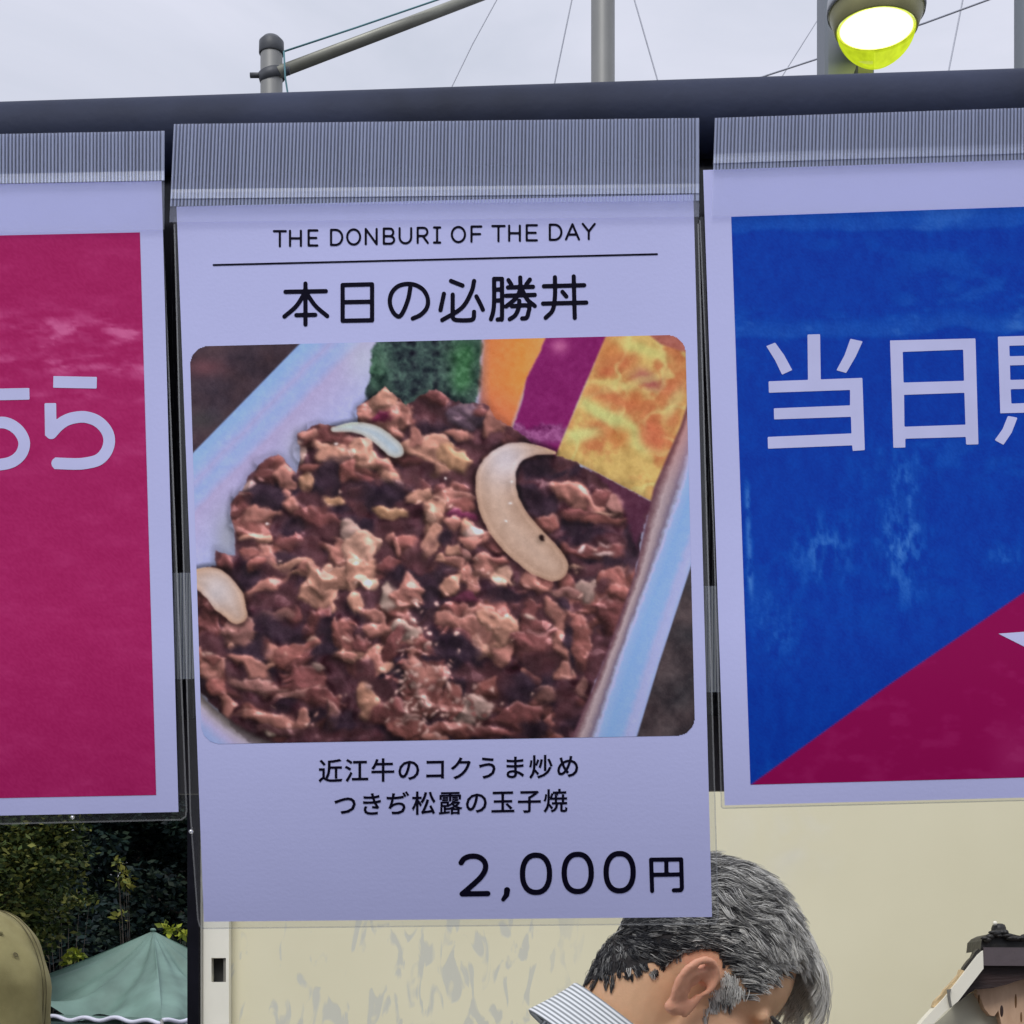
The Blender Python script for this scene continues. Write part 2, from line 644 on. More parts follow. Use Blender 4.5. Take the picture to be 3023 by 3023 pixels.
# ------------------------------------------------------------------ the food photograph printed on the centre sheet
FX0, FY0, FS = 548.0, 976.0, 2.4
FW, FH = int(1530 / FS), int(1240 / FS)
def food_canvas():
    rng = np.random.default_rng(5)
    sh = (FH, FW)
    X = FX0 + np.arange(FW)[None, :] * FS + np.zeros(sh)
    Y = FY0 + np.arange(FH)[:, None] * FS + np.zeros(sh)
    C = np.zeros(sh + (3,)) + np.array([166, 167, 208.])
    w1 = fbm(sh, 34, rng, 4) - 0.5
    w2 = fbm(sh, 34, rng, 4) - 0.5
    f1 = fbm(sh, 12, rng, 4) - 0.5
    f2 = fbm(sh, 6, rng, 3) - 0.5
    f3 = fbm(sh, 22, rng, 5, 0.6) - 0.5
    ridg = 1 - np.abs(2 * fbm(sh, 16, rng, 4, 0.55) - 1) * 3.2
    Xw, Yw = X + w1 * 46 + f1 * 14, Y + w2 * 46 + f2 * 10

    def over(d, col, soft=4.0, noise=None):
        a = sstep(soft, -soft, d)[..., None]
        c = np.asarray(col, float)
        if noise is not None:
            c = c + noise[..., None] * np.ones(3)
        C[:] = C * (1 - a) + c * a
        return a

    # tray wall, upper left: bands parallel to its rim
    nx_, ny_ = 0.715, 0.699
    dist = (X - 567) * nx_ + (Y - 1340) * ny_
    along = (X - 567) * ny_ - (Y - 1340) * nx_
    dd = dist + f3 * 12
    bands = [(-40, (130, 160, 214)), (20, (139, 168, 220)), (45, (148, 166, 216)), (62, (160, 160, 206)), (85, (148, 166, 216)), (108, (152, 165, 214)), (130, (168, 158, 200)), (170, (170, 164, 206)), (230, (168, 170, 216)), (330, (160, 172, 216)), (460, (172, 178, 212))]
    tr = np.stack([np.interp(dd, [b[0] for b in bands], [b[1][k] for b in bands]) for k in range(3)], -1)
    C[:] = tr + (f2 * 8)[..., None]
    # cooler patch near the greens, grey shade beside the meat
    g = np.exp(-(((X - 1075) / 60) ** 2 + ((Y - 1060) / 80) ** 2))[..., None]
    C[:] = C * (1 - 0.6 * g) + np.array([180, 186, 204.]) * 0.6 * g
    g = np.exp(-(((X - 672) / 42) ** 2 + ((Y - 1585) / 80) ** 2))[..., None]
    C[:] = C * (1 - 0.75 * g) + np.array([146, 146, 158.]) * 0.75 * g
    g = np.exp(-(((X - 880) / 40) ** 2 + ((Y - 1330) / 60) ** 2))[..., None]
    C[:] = C * (1 - 0.5 * g) + np.array([160, 158, 170.]) * 0.5 * g
    # dark wood, upper left
    wood = np.array([60, 47, 56.]) + (f3 * 46)[..., None] * np.array([1, .8, .8]) + (w1 * 22)[..., None] * np.array([1, .4, 0])
    g = np.exp(-(((X - 600) / 70) ** 2 + ((Y - 1085) / 28) ** 2))[..., None]
    wood = wood * (1 - .5 * g) + np.array([128, 76, 84.]) * .5 * g
    g = np.exp(-(((X - 590) / 60) ** 2 + ((Y - 1240) / 30) ** 2))[..., None]
    wood = wood * (1 - .5 * g) + np.array([74, 74, 74.]) * .5 * g
    a = sstep(3.5, -3.5, dist)[..., None]
    C[:] = C * (1 - a) + wood * a

    # tray wall and rim, lower right: a coordinate across the rim
    yy = np.array([980, 1260, 1440, 1674, 1860, 1960, 2175, 2240.])
    inner = np.interp(Y, [980, 1240, 1440, 1960, 2175, 2240], [2120, 2062, 2014, 1826, 1760, 1738])
    outer = np.interp(Y, [980, 1440, 1674, 1860, 1960, 2175, 2240], [2300, 2122, 2039, 1978, 1945, 1880, 1860])
    wallx = np.interp(Y, [980, 1180, 1260, 1440, 1700, 1860, 2000, 2175, 2240], [2100, 2034, 2008, 1930, 1872, 1815, 1762, 1688, 1660])
    t = (X - wallx) / np.maximum(inner - wallx, 8)
    wall = np.stack([np.interp(t + f2 * .15, [0, .18, .4, .6, .78, .92, 1.0], v) for v in
                     ([92, 118, 172, 150, 118, 150, 160], [58, 88, 152, 132, 104, 150, 168], [72, 96, 158, 142, 124, 178, 208])], -1)
    top = sstep(1500, 1250, Y)[..., None]
    wall = wall * (1 - .6 * top) + np.stack([np.interp(t, [0, .12, .3, .6, 1], v) for v in ([120, 110, 172, 178, 180], [62, 62, 112, 128, 150], [70, 62, 110, 134, 180])], -1) * .6 * top
    a = (sstep(-6, 6, X - wallx))[..., None]
    wall_a, wall_c = a, wall
    t2 = (X - inner) / np.maximum(outer - inner, 8)
    rim = np.stack([np.interp(t2 + f2 * .1, [0, .08, .3, .6, .74, .9, 1], v) for v in
                    ([176, 142, 128, 134, 158, 162, 150], [172, 166, 162, 164, 164, 168, 166], [212, 214, 216, 216, 208, 216, 214])], -1)
    wood2 = np.array([62, 54, 58.]) + (f3 * 70)[..., None] * np.array([1, .9, .85]) + (w2 * 30)[..., None] * np.array([1, .5, .4])

    # greens, carrot, purple sheet, omelette
    blob = (1 - np.abs(2 * fbm(sh, 14, rng, 3, .5) - 1) * 2.2)
    green = np.array([48, 62, 64.]) + (blob * 34 - 14)[..., None] * np.array([.7, 1, .75]) + ((f1 + f2) * 60)[..., None] * np.array([.8, 1, .8])
    gg = (np.exp(-(((X - 1370) / 48) ** 2 + ((Y - 1045) / 45) ** 2)) + 1.1 * np.exp(-(((X - 1365) / 36) ** 2 + ((Y - 1120) / 45) ** 2)) + .5 * np.exp(-(((X - 1110) / 40) ** 2 + ((Y - 1090) / 70) ** 2)))[..., None]
    green = green * (1 - .75 * np.clip(gg, 0, 1)) + (np.array([64, 116, 72.]) + (f2 * 60)[..., None]) * .75 * np.clip(gg, 0, 1)
    over(poly_sdf([(1118, 960), (1432, 960), (1424, 1140), (1402, 1200), (1300, 1260), (1080, 1230), (1092, 1110)], X + f1 * 34 + w2 * 30, Y + w1 * 30), green, 7)
    carrot = np.stack([np.interp(X, [1420, 1450, 1540, 1620], v) for v in ([168, 206, 212, 214], [112, 122, 134, 150], [98, 72, 66, 88])], -1) + (f2 * 12)[..., None]
    carrot = carrot + np.clip((Y - 1130) / 140, 0, 1)[..., None] * np.array([-10, -20, 10.])
    over(poly_sdf([(1428, 960), (1640, 960), (1560, 1120), (1500, 1300), (1412, 1230)], X + f1 * 6, Y), carrot, 12)
    purple = np.array([122, 28, 94.]) + (f2 * 14)[..., None]
    g = (sstep(1245, 1262, Y + f1 * 40) * sstep(1322, 1296, Y))[..., None]
    purple = purple * (1 - .6 * g) + (np.array([136, 84, 128.]) + ((ridg - .3) * 60)[..., None]) * .6 * g
    g = np.exp(-(((X - 1652) / 26) ** 2 + ((Y - 1022) / 22) ** 2))[..., None]
    purple = purple * (1 - .75 * g) + np.array([196, 112, 158.]) * .75 * g
    over(poly_sdf([(1626, 960), (1812, 950), (1726, 1140), (1642, 1348), (1490, 1330), (1540, 1190), (1555, 1115), (1590, 1050)], X + f2 * 5, Y), purple, 5)
    eggn = fbm(sh, 40, rng, 5, .55)
    e1 = sstep(.36, .62, eggn)[..., None]
    egg = np.array([192, 116, 70.]) * (1 - e1) + np.array([206, 170, 98.]) * e1
    veins = sstep(.5, .95, 1 - np.abs(2 * fbm(sh, 56, rng, 4, .5) - 1) * 4)[..., None]
    egg = egg * (1 - .6 * veins) + np.array([206, 196, 122.]) * .6 * veins
    for (cx, cy, rx, ry, rot, col, k) in [(1790, 1225, 120, 22, 32, (196, 200, 124), .9), (1880, 1290, 62, 22, 55, (194, 198, 120), .9), (1715, 1282, 60, 22, -8, (196, 204, 128), .8),
                                          (1890, 1035, 90, 22, 22, (200, 196, 116), .8), (1820, 1180, 110, 26, 22, (196, 108, 68), .9), (1935, 1290, 40, 55, -35, (196, 96, 66), .9), (1915, 1120, 52, 22, 22, (158, 74, 78), .9),
                                          (1790, 1095, 22, 16, 0, (190, 98, 62), .8), (1850, 1070, 36, 26, 0, (192, 102, 64), .7), (1880, 1170, 30, 26, 20, (186, 96, 54), .8), (1830, 1290, 40, 32, 0, (196, 122, 64), .7), (1990, 1230, 22, 40, 20, (184, 96, 60), .8),
                                          (2000, 1150, 40, 24, 0, (196, 104, 70), .8), (1800, 1030, 40, 30, 0, (200, 122, 66), .7), (1880, 1125, 110, 12, -14, (206, 190, 118), .6), (1790, 1125, 90, 10, 5, (208, 190, 116), .6), (1990, 1190, 18, 60, 28, (202, 186, 120), .7)]:
        c_, s_ = math.cos(R(rot)), math.sin(R(rot))
        qx, qy = (Xw * .5 + X * .5 - cx), (Yw * .5 + Y * .5 - cy)
        m = np.exp(-(((qx * c_ + qy * s_) / rx) ** 2 + ((-qx * s_ + qy * c_) / ry) ** 2) ** 1.4)[..., None] * k
        egg = egg * (1 - m) + np.array(col, float) * m
    egg = egg + (f1 * 26 + (ridg - .3) * 10)[..., None] * np.array([1, 1, .7])
    edge_l = sstep(24, 0, np.abs(poly_sdf([(1812, 950), (2080, 950), (2040, 1200), (1930, 1482), (1640, 1345)], X, Y)))[..., None]
    egg = egg * (1 - .25 * edge_l) + np.array([222, 160, 100.]) * .25 * edge_l
    egg = egg * .9 + egg.mean(-1, keepdims=True) * .1 - 4
    over(poly_sdf([(1806, 950), (2090, 950), (2030, 1236), (1926, 1482), (1716, 1372), (1640, 1345)], X, Y), egg, 5)
    over(poly_sdf([(1880, 960), (2100, 960), (2100, 1050), (2010, 1036), (1950, 1016)], X, Y), (160, 94, 84), 6, f2 * 20)

    # ---- the meat
    meat = [(560, 1690), (640, 1672), (634, 1622), (672, 1640), (692, 1640), (692, 1575), (680, 1490), (718, 1440), (738, 1400), (762, 1372), (812, 1342), (830, 1348), (872, 1400), (890, 1360), (880, 1280), (940, 1252), (1030, 1262), (1056, 1250), (1060, 1200), (1102, 1168),
            (1136, 1140), (1160, 1160), (1200, 1200), (1252, 1164), (1288, 1146), (1340, 1186), (1440, 1196), (1460, 1230), (1510, 1262), (1560, 1300), (1640, 1344), (1716, 1372), (1926, 1484), (1900, 1560), (1872, 1700), (1872, 1770), (1815, 1880), (1762, 2000), (1680, 2240), (790, 2240), (700, 2160), (640, 2090), (560, 2020)]
    md = poly_sdf(meat, X + f1 * 16, Y + f2 * 14)
    ma = sstep(3, -3, md)
    under = sstep(40, 0, poly_sdf([(1700, 1368), (1926, 1486), (1872, 1640), (1840, 1560), (1780, 1430)], X + f1 * 20, Y + f2 * 10))[..., None]
    base = np.array([84, 52, 64.]) + (f3 * 70)[..., None] * np.array([1, .7, .65]) + ((ridg - .3) * 24)[..., None]
    shd = sstep(26, 2, md)[..., None] * (1 - ma[..., None])
    C[:] = C * (1 - .14 * shd)
    C[:] = C * (1 - ma[..., None]) + base * ma[..., None]

    K, Dk, M, Rr, Pk, T, L, Yl, F = (50, 38, 54), (84, 52, 60), (116, 70, 70), (138, 86, 80), (166, 114, 102), (182, 136, 114), (202, 162, 138), (178, 140, 102), (184, 166, 152)
    Pd, Fd = (142, 102, 96), (158, 138, 128)
    Acr, Bcr, Ecr, Fcr, Gcr = crop(540, 960, 3.715), crop(1040, 960, 3.715), crop(540, 1440, 3.715), crop(1040, 1440, 3.715), crop(1540, 1440, 3.715)
    Lcr, Rcr = crop(540, 1860, 2.542), crop(1300, 1860, 2.542)
    lx, ly = 0.45, -0.9            # the light in the printed picture comes from above
    pr = np.random.default_rng(21)
    offs = [(int(pr.integers(0, FH)), int(pr.integers(0, FW))) for _ in range(400)]
    cnt = [0]

    def piece(cx, cy, rx, ry, rot, col, gloss=0.5, rag=0.62):
        """one scrap of meat: ragged outline, domed and creased relief, rim shade below"""
        oy, ox = offs[cnt[0] % 400]
        cnt[0] += 1
        if sum(col) > 250 and rx > 20:
            rx, ry = rx * 1.08, ry * 1.08
        pad = max(rx, ry) * 1.7 + 26
        j0, j1 = max(int((cy - pad - FY0) / FS), 0), min(int((cy + pad - FY0) / FS), FH)
        i0, i1 = max(int((cx - pad - FX0) / FS), 0), min(int((cx + pad - FX0) / FS), FW)
        if j1 - j0 < 3 or i1 - i0 < 3:
            return
        sl = (slice(j0, j1), slice(i0, i1))
        def nz_(a):
            return np.take(np.take(a, (np.arange(j0, j1) + oy) % FH, 0), (np.arange(i0, i1) + ox) % FW, 1)
        n1, n2, n3, n4 = nz_(w1), nz_(w2), nz_(f1), nz_(ridg)
        mn = min(rx, ry)
        dark = sum(col) < 200 and rag > .3
        q = 0.85 * mn + 8
        x = X[sl] - cx + n1 * 1.9 * q + n3 * 16
        y = Y[sl] - cy + n2 * 1.9 * q + nz_(f3) * 16
        c_, s_ = math.cos(R(rot)), math.sin(R(rot))
        u, v = (x * c_ + y * s_) / rx, (-x * s_ + y * c_) / ry
        rad = np.sqrt(u * u + v * v) + n3 * rag
        sof = .46 if dark else 3.4 / mn + .05
        a = sstep(1 + sof, 1 - sof, rad)
        if dark:
            a = a * .9
            cc = np.asarray(col, float) + (nz_(f3) * 44)[..., None] * np.array([1, .75, .8]) + (nz_(f2) * 16)[..., None] + (np.clip(n4, -1, 1) * 7)[..., None]
            k = (a * ma[sl])[..., None]
            C[sl] = C[sl] * (1 - k) + cc * k
            return
        hgt = blur(np.sqrt(np.clip(1 - rad * rad, 0, 1)) * mn * .55 + np.clip(n4, -1, 1) * min(mn * .12, 3) + n3 * min(mn * .6, 20), 1)
        gy, gx = np.gradient(hgt, FS)
        sh_ = np.clip((-gx * lx - gy * ly) * .75, -0.65, .75)
        # shade cast on what lies below this scrap
        s2 = blur(a, 3)
        s2 = np.roll(np.roll(s2, 3, 0), -2, 1)
        C[sl] *= (1 - .36 * (s2 * (1 - a)))[..., None]
        cc = np.asarray(col, float) * (1 + sh_[..., None] * .62) + (nz_(f3) * 34)[..., None] * np.array([1, .8, .75]) + (nz_(f2) * 6)[..., None]
        cc = cc * (1 - .20 * sstep(.72, 1.08, rad)[..., None])
        sp = sstep(.44, .8, sh_ + n4 * .16)[..., None] * gloss * .5
        cc = cc * (1 - sp) + np.array([226, 204, 198.]) * sp
        k = (a * ma[sl] if rag < 1 else a)[..., None]
        C[sl] = C[sl] * (1 - k) + cc * k

    # filler scraps first, then the ones that can be told apart
    ys, xs = np.nonzero(ma > .6)
    for q in range(230):
        k = int(pr.integers(0, len(ys)))
        c = [K, K, Dk, Dk, M, M, Rr][int(pr.integers(0, 7))]
        r1 = float(pr.uniform(20, 58))
        piece(FX0 + xs[k] * FS, FY0 + ys[k] * FS, r1, r1 * float(pr.uniform(.4, .85)), float(pr.uniform(-60, 60)), c)
    def put(cr_, items, s):
        for (x, y, rx, ry, rot, col) in items:
            a, b = cr_(x, y)
            piece(a, b, rx / s, ry / s, rot, col)
    put(Bcr, [(560, 930, 90, 160, 0, Pk), (370, 930, 260, 200, -15, Pk), (370, 790, 130, 120, 0, T), (290, 1015, 130, 55, 10, (112, 34, 72)), (850, 1000, 240, 190, 0, Dk), (930, 810, 150, 110, 0, M), (1300, 1010, 210, 120, 0, (88, 74, 92)), (1400, 950, 120, 60, 0, M), (880, 1150, 220, 90, 0, K),
              (1600, 1060, 110, 100, 0, Pk), (1620, 1240, 110, 45, 0, Dk), (1300, 1330, 160, 110, 0, Dk), (1140, 1190, 170, 60, 0, Pk),
              (100, 1480, 300, 110, 20, T), (400, 1560, 150, 60, 35, Pk), (440, 1670, 150, 70, 25, T), (100, 1680, 120, 60, 0, M), (900, 1400, 310, 150, 10, T), (640, 1230, 60, 110, 0, Pk), (1050, 1480, 190, 120, 20, Yl), (830, 1540, 90, 70, 0, Dk), (680, 1660, 140, 90, 0, Dk),
              (960, 1560, 110, 60, 20, T), (1100, 1660, 150, 60, 0, Dk), (1150, 1780, 120, 90, 0, Rr), (300, 1830, 320, 110, 0, K), (750, 1850, 110, 70, -20, T), (1000, 1880, 200, 100, 0, Pk), (1300, 1800, 60, 250, 0, Dk)], 3.715)
    put(Acr, [(1300, 1400, 90, 110, 0, Fd), (1480, 1230, 190, 110, 0, M), (1400, 1190, 120, 60, 0, Pk), (1650, 1450, 250, 110, 10, T), (1880, 1400, 120, 110, 0, T), (1530, 1090, 40, 35, 0, Rr), (920, 1650, 180, 120, -30, M), (1060, 1510, 60, 75, 0, Rr), (860, 1730, 50, 30, 20, (206, 150, 146)), (1130, 1640, 90, 110, 0, Pk),
              (1620, 1700, 170, 170, 0, K), (1340, 1720, 105, 110, 0, (150, 116, 90)), (1400, 1560, 130, 50, 0, Rr), (720, 1790, 80, 75, 0, Fd), (900, 1880, 250, 120, 0, K), (1160, 1850, 70, 90, 0, Pk), (1850, 1630, 100, 90, 0, Rr), (620, 1870, 60, 90, -30, M)], 3.715)
    put(Ecr, [(620, 200, 100, 160, 20, M), (900, 110, 230, 90, 0, K), (1180, 170, 110, 120, 0, Pk), (1400, 130, 150, 120, 0, Dk), (1650, 130, 110, 55, 0, Yl), (1700, 200, 120, 70, 0, K), (790, 350, 230, 140, 0, Rr), (850, 270, 160, 55, 0, Pk), (1200, 400, 200, 100, 0, K), (1500, 330, 280, 70, 5, M), (1560, 470, 200, 90, 20, Dk),
              (700, 540, 110, 35, -5, T), (900, 560, 110, 55, 0, T), (930, 700, 130, 120, 0, Pk), (760, 640, 80, 100, 0, Dk), (700, 720, 70, 90, 0, Rr), (1250, 580, 230, 60, 5, M), (1200, 720, 200, 80, 0, K), (1400, 690, 150, 110, 30, Dk), (450, 800, 105, 105, 0, M), (700, 950, 190, 140, 0, K), (820, 850, 110, 80, 0, Rr),
              (1200, 870, 220, 65, 5, T), (1000, 900, 150, 55, 0, Dk), (1330, 900, 100, 80, 0, Pk), (1030, 1200, 300, 150, 0, Dk), (900, 1080, 220, 45, -25, Pk), (980, 1380, 140, 45, 0, Pd), (1000, 1580, 300, 160, 0, K), (1480, 1130, 220, 160, -10, T), (1800, 700, 220, 160, 0, Pk), (1700, 1000, 260, 170, 0, T), (1560, 850, 70, 50, -45, L), (1830, 480, 115, 110, 0, Fd),
              (1480, 1430, 150, 190, 0, M), (1430, 1690, 100, 60, 45, L), (1600, 1560, 140, 140, 30, K), (250, 1500, 140, 240, 0, M), (560, 1550, 170, 160, 0, Pd), (500, 1680, 60, 60, 0, T), (300, 1300, 110, 110, 30, M), (280, 1680, 160, 100, 0, Dk), (700, 1800, 220, 90, 15, K), (230, 1830, 90, 100, 0, Pk), (1000, 1830, 130, 90, -40, Pk), (1300, 1830, 200, 120, 0, M),
              (1550, 1850, 120, 80, 0, K), (1760, 1600, 160, 170, 0, Rr), (1800, 1850, 150, 90, 0, T)], 3.715)
    put(Fcr, [(280, 70, 300, 100, 0, K), (400, 280, 190, 80, 10, Yl), (160, 370, 110, 55, 0, K), (420, 390, 150, 45, 10, Dk), (100, 240, 90, 80, 0, Dk), (750, 80, 110, 75, -20, T), (1060, 120, 200, 110, 0, Pk), (830, 300, 125, 200, 0, T), (820, 270, 55, 100, 0, L), (1180, 190, 130, 85, 0, Rr), (1200, 300, 170, 55, 5, (98, 38, 70)), (1080, 400, 150, 75, 0, Pk), (900, 560, 90, 160, 0, T), (1060, 540, 110, 75, 0, K),
              (1240, 450, 55, 85, 0, T), (1340, 500, 85, 75, 0, Fd), (1440, 520, 55, 75, 0, Pk), (1330, 620, 110, 55, 0, Pk), (1110, 680, 85, 65, 0, T), (1250, 790, 90, 60, 0, Pd), (400, 520, 100, 80, 0, Pk), (600, 600, 140, 90, 0, Rr), (350, 760, 190, 160, 0, Dk), (500, 680, 40, 110, -20, Pk), (640, 740, 65, 60, 0, Pd), (760, 750, 150, 240, 0, Dk), (60, 650, 190, 150, 0, L), (80, 860, 150, 160, 0, T),
              (200, 1040, 65, 85, 0, L), (370, 880, 140, 75, 0, M), (620, 950, 280, 55, 0, K), (820, 1150, 170, 310, 20, K), (400, 1200, 70, 130, 0, F), (600, 1130, 150, 160, 0, Pk), (1060, 830, 170, 80, 15, Pk), (950, 800, 55, 55, 0, T), (1200, 960, 150, 110, 30, Pk), (1110, 1100, 105, 95, 0, T), (1300, 1100, 95, 95, 0, Pk), (1470, 860, 150, 160, 0, Pk), (1660, 1000, 90, 85, 0, L), (1600, 830, 65, 55, 0, Rr),
              (1780, 880, 110, 50, 0, Dk), (1700, 1150, 300, 110, 10, K), (1200, 1220, 190, 50, 0, (92, 42, 66)), (1130, 1350, 150, 90, 0, Rr), (1400, 1350, 180, 100, 0, Pk), (1070, 1480, 140, 100, 0, Pk), (1340, 1560, 250, 180, 0, Pk), (1450, 1750, 220, 140, 30, T), (1650, 1800, 130, 120, 0, Pk), (1620, 1530, 195, 180, 0, T), (1170, 1660, 120, 45, 30, M), (1000, 1620, 200, 65, 20, K), (1200, 1800, 200, 110, 30, K),
              (60, 1270, 85, 115, 0, T), (190, 1370, 100, 80, -30, Pk), (250, 1530, 170, 110, 0, Pk), (740, 1680, 140, 120, 0, Rr), (580, 1550, 150, 105, 0, F), (620, 1790, 110, 80, 0, Dk), (200, 1840, 180, 120, 0, T), (420, 1760, 140, 130, 0, M), (80, 1680, 150, 120, 0, M), (850, 1850, 90, 55, 0, K), (1880, 1400, 55, 50, 0, F)], 3.715)
    put(Gcr, [(150, 150, 220, 120, 0, K), (500, 100, 220, 85, 20, Pk), (250, 380, 150, 115, 0, Rr), (460, 370, 90, 80, 0, K), (900, 110, 110, 85, 20, M), (750, 180, 180, 100, 10, Pk), (1060, 180, 130, 130, 0, Pd), (600, 270, 200, 60, 0, M), (900, 340, 260, 55, 0, Rr), (900, 250, 100, 18, 0, L), (720, 470, 200, 85, 0, K), (1280, 250, 120, 110, 0, Dk), (1000, 540, 130, 85, 0, Dk), (800, 670, 320, 105, 5, M),
              (680, 660, 52, 34, -30, (214, 194, 192)), (890, 730, 80, 20, 0, (200, 180, 176)), (910, 630, 55, 18, 20, (186, 156, 154)), (1200, 700, 110, 220, 15, K), (1000, 830, 170, 45, 5, K), (750, 930, 230, 75, 0, Dk), (580, 880, 75, 16, -5, L), (1000, 1000, 150, 115, 0, Rr), (700, 1100, 150, 110, 0, Fd), (870, 1050, 75, 75, 0, Dk), (500, 1120, 120, 75, 0, Pd), (160, 1050, 180, 55, 25, Pk),
              (100, 1260, 120, 80, 0, Dk), (1000, 1350, 230, 190, 0, M), (1100, 1150, 130, 110, -30, Rr), (350, 1450, 90, 240, -15, Pk), (120, 1500, 130, 170, 0, M), (100, 1390, 55, 26, 30, F), (430, 1280, 75, 75, 0, K), (640, 1500, 140, 150, 0, Rr), (650, 1620, 100, 190, 10, Rr), (540, 1750, 65, 170, 0, K), (400, 1750, 90, 190, -5, Pk), (180, 1750, 180, 140, 0, Dk), (850, 1750, 120, 190, 15, Dk)], 3.715)
    put(Lcr, [(480, 170, 140, 65, 10, K), (820, 160, 170, 60, -25, Rr), (650, 290, 85, 45, 0, K), (620, 240, 55, 22, -20, T), (1050, 170, 80, 55, 0, K), (480, 250, 150, 45, 30, Pk), (220, 290, 130, 95, 20, Pk), (200, 190, 55, 55, 0, Rr), (380, 430, 80, 55, 0, Dk), (850, 400, 200, 75, -15, M), (560, 420, 200, 70, 10, Pd), (870, 480, 160, 35, -15, Pd), (1040, 275, 55, 26, 0, Fd), (1200, 210, 75, 55, 0, Pk),
              (1450, 240, 120, 110, 0, Pk), (1540, 270, 45, 45, 0, T), (1380, 330, 105, 65, 0, Dk), (1520, 440, 105, 65, 0, Dk), (1800, 330, 150, 120, 0, Pk), (1800, 560, 190, 160, 0, Rr), (1070, 560, 150, 120, 0, M), (1100, 640, 75, 75, 0, Pd), (1350, 540, 70, 130, -5, (170, 128, 104)), (1240, 690, 110, 80, 0, K), (980, 660, 55, 75, 0, K), (540, 590, 120, 35, 15, Rr), (600, 540, 140, 22, 0, Dk), (650, 640, 300, 48, 12, Pk), (880, 700, 55, 65, 40, Pk),
              (330, 560, 45, 120, -35, Pk), (230, 420, 75, 55, 10, Rr), (700, 740, 160, 55, 0, (92, 62, 66)), (1150, 770, 280, 45, 0, Dk), (640, 790, 45, 26, 0, (112, 104, 92)), (1560, 650, 140, 90, 0, M), (1750, 740, 190, 70, 0, Rr), (1900, 800, 95, 50, 0, Pk)], 2.542)
    put(Rcr, [(120, 150, 200, 110, 20, K), (750, 100, 180, 150, 0, M), (780, 250, 150, 105, 0, Dk), (640, 310, 45, 34, 0, Pk), (800, 470, 105, 55, 0, Pd), (900, 110, 60, 150, -10, Pk), (930, 330, 55, 55, 0, Pk), (990, 100, 45, 190, 0, K), (1090, 120, 65, 150, 10, Rr), (1060, 430, 45, 105, 0, Pd), (250, 330, 200, 65, 0, Dk), (130, 480, 75, 120, 0, K), (350, 430, 95, 65, 0, Rr), (570, 480, 130, 110, 0, K), (270, 590, 150, 100, 0, Fd),
              (560, 650, 190, 80, 0, M), (800, 680, 95, 75, 0, Rr), (680, 720, 95, 65, 0, K), (950, 560, 80, 140, 10, Dk), (50, 520, 85, 140, 0, Rr), (150, 740, 140, 55, 0, Rr), (400, 760, 150, 45, 0, M), (1190, 200, 60, 200, 20, Dk)], 2.542)

    # fat and sauce glints, clustered
    for q in range(130):
        k = int(pr.integers(0, len(ys)))
        lum = C[ys[k], xs[k]].mean()
        if lum < 78 and pr.random() < .8:
            continue
        piece(FX0 + xs[k] * FS, FY0 + ys[k] * FS, float(pr.uniform(3, 9)), float(pr.uniform(2, 5)), float(pr.uniform(-50, 50)), [(204, 172, 156), (190, 146, 130), (112, 70, 70)][int(pr.integers(0, 3))], .7)
    for (cx, cy, n) in [(1225, 2010, 60), (1230, 2090, 50), (1410, 2090, 30), (1250, 1880, 30)]:
        for q in range(n):
            piece(cx + float(pr.normal(0, 42)), cy + float(pr.normal(0, 36)), float(pr.uniform(4, 12)), float(pr.uniform(3, 6)), float(pr.uniform(-60, 60)), [(196, 160, 150), (150, 92, 88), (206, 176, 164)][int(pr.integers(0, 3))], .8)

    # crumple everything in the meat together, so that scraps tear into each other
    m0 = C.copy()
    d1, d2 = fbm(sh, 24, rng, 2, .5) - .5, fbm(sh, 24, rng, 2, .5) - .5
    d3, d4 = fbm(sh, 7, rng, 2) - .5, fbm(sh, 7, rng, 2) - .5
    JJ = np.clip((np.arange(FH)[:, None] + d1 * 15 + d3 * 2), 0, FH - 1).astype(int)
    II = np.clip((np.arange(FW)[None, :] + d2 * 15 + d4 * 2), 0, FW - 1).astype(int)
    ok = (ma[JJ, II] > .9)[..., None]
    mw = np.where(ok, m0[JJ, II], m0)
    mw = mw * .45 + blur(mw, 1) * .55
    hh = blur((1 - np.abs(2 * fbm(sh, 30, rng, 2, .45) - 1) * 2.0) * 20 + fbm(sh, 17, rng, 2, .4) * 26 + (d1 + d2) * 18, 2)
    gy, gx = np.gradient(hh, FS)
    rl = np.clip((-gx * lx - gy * ly), -.55, .6)
    mw = mw * (1 + .30 * rl[..., None]) * np.array([1.08, 1.0, .98])
    glint = sstep(.30, .55, rl + (f2 + f1) * .5) * sstep(.5, .62, fbm(sh, 30, rng, 3))
    mw = mw + (glint * sstep(60, 120, mw.mean(-1)))[..., None] * np.array([62, 52, 50.])
    gl_ = mw.mean(-1, keepdims=True)
    mw = mw * .86 + gl_ * .14
    C[:] = m0 * (1 - ma[..., None]) + mw * ma[..., None]

    # onions: smooth, translucent
    def onion(path, rads, c_in, c_edge, c_top=None):
        p = smooth_pts(path, 8)
        rr = [float(v) for v in np.interp(np.linspace(0, 1, len(p)), np.linspace(0, 1, len(rads)), rads)]
        d = line_sdf(p, X + f2 * 4, Y + f1 * 4, rr)
        dmax = max(rads)
        a = sstep(2.5, -2.5, d)[..., None]
        sh_ = sstep(20, 0, d)[..., None] * (1 - a)
        C[:] = C * (1 - .4 * sh_)
        t_ = np.clip(-d / dmax, 0, 1)[..., None] ** .6
        c = np.asarray(c_edge, float) * (1 - t_) + np.asarray(c_in, float) * t_
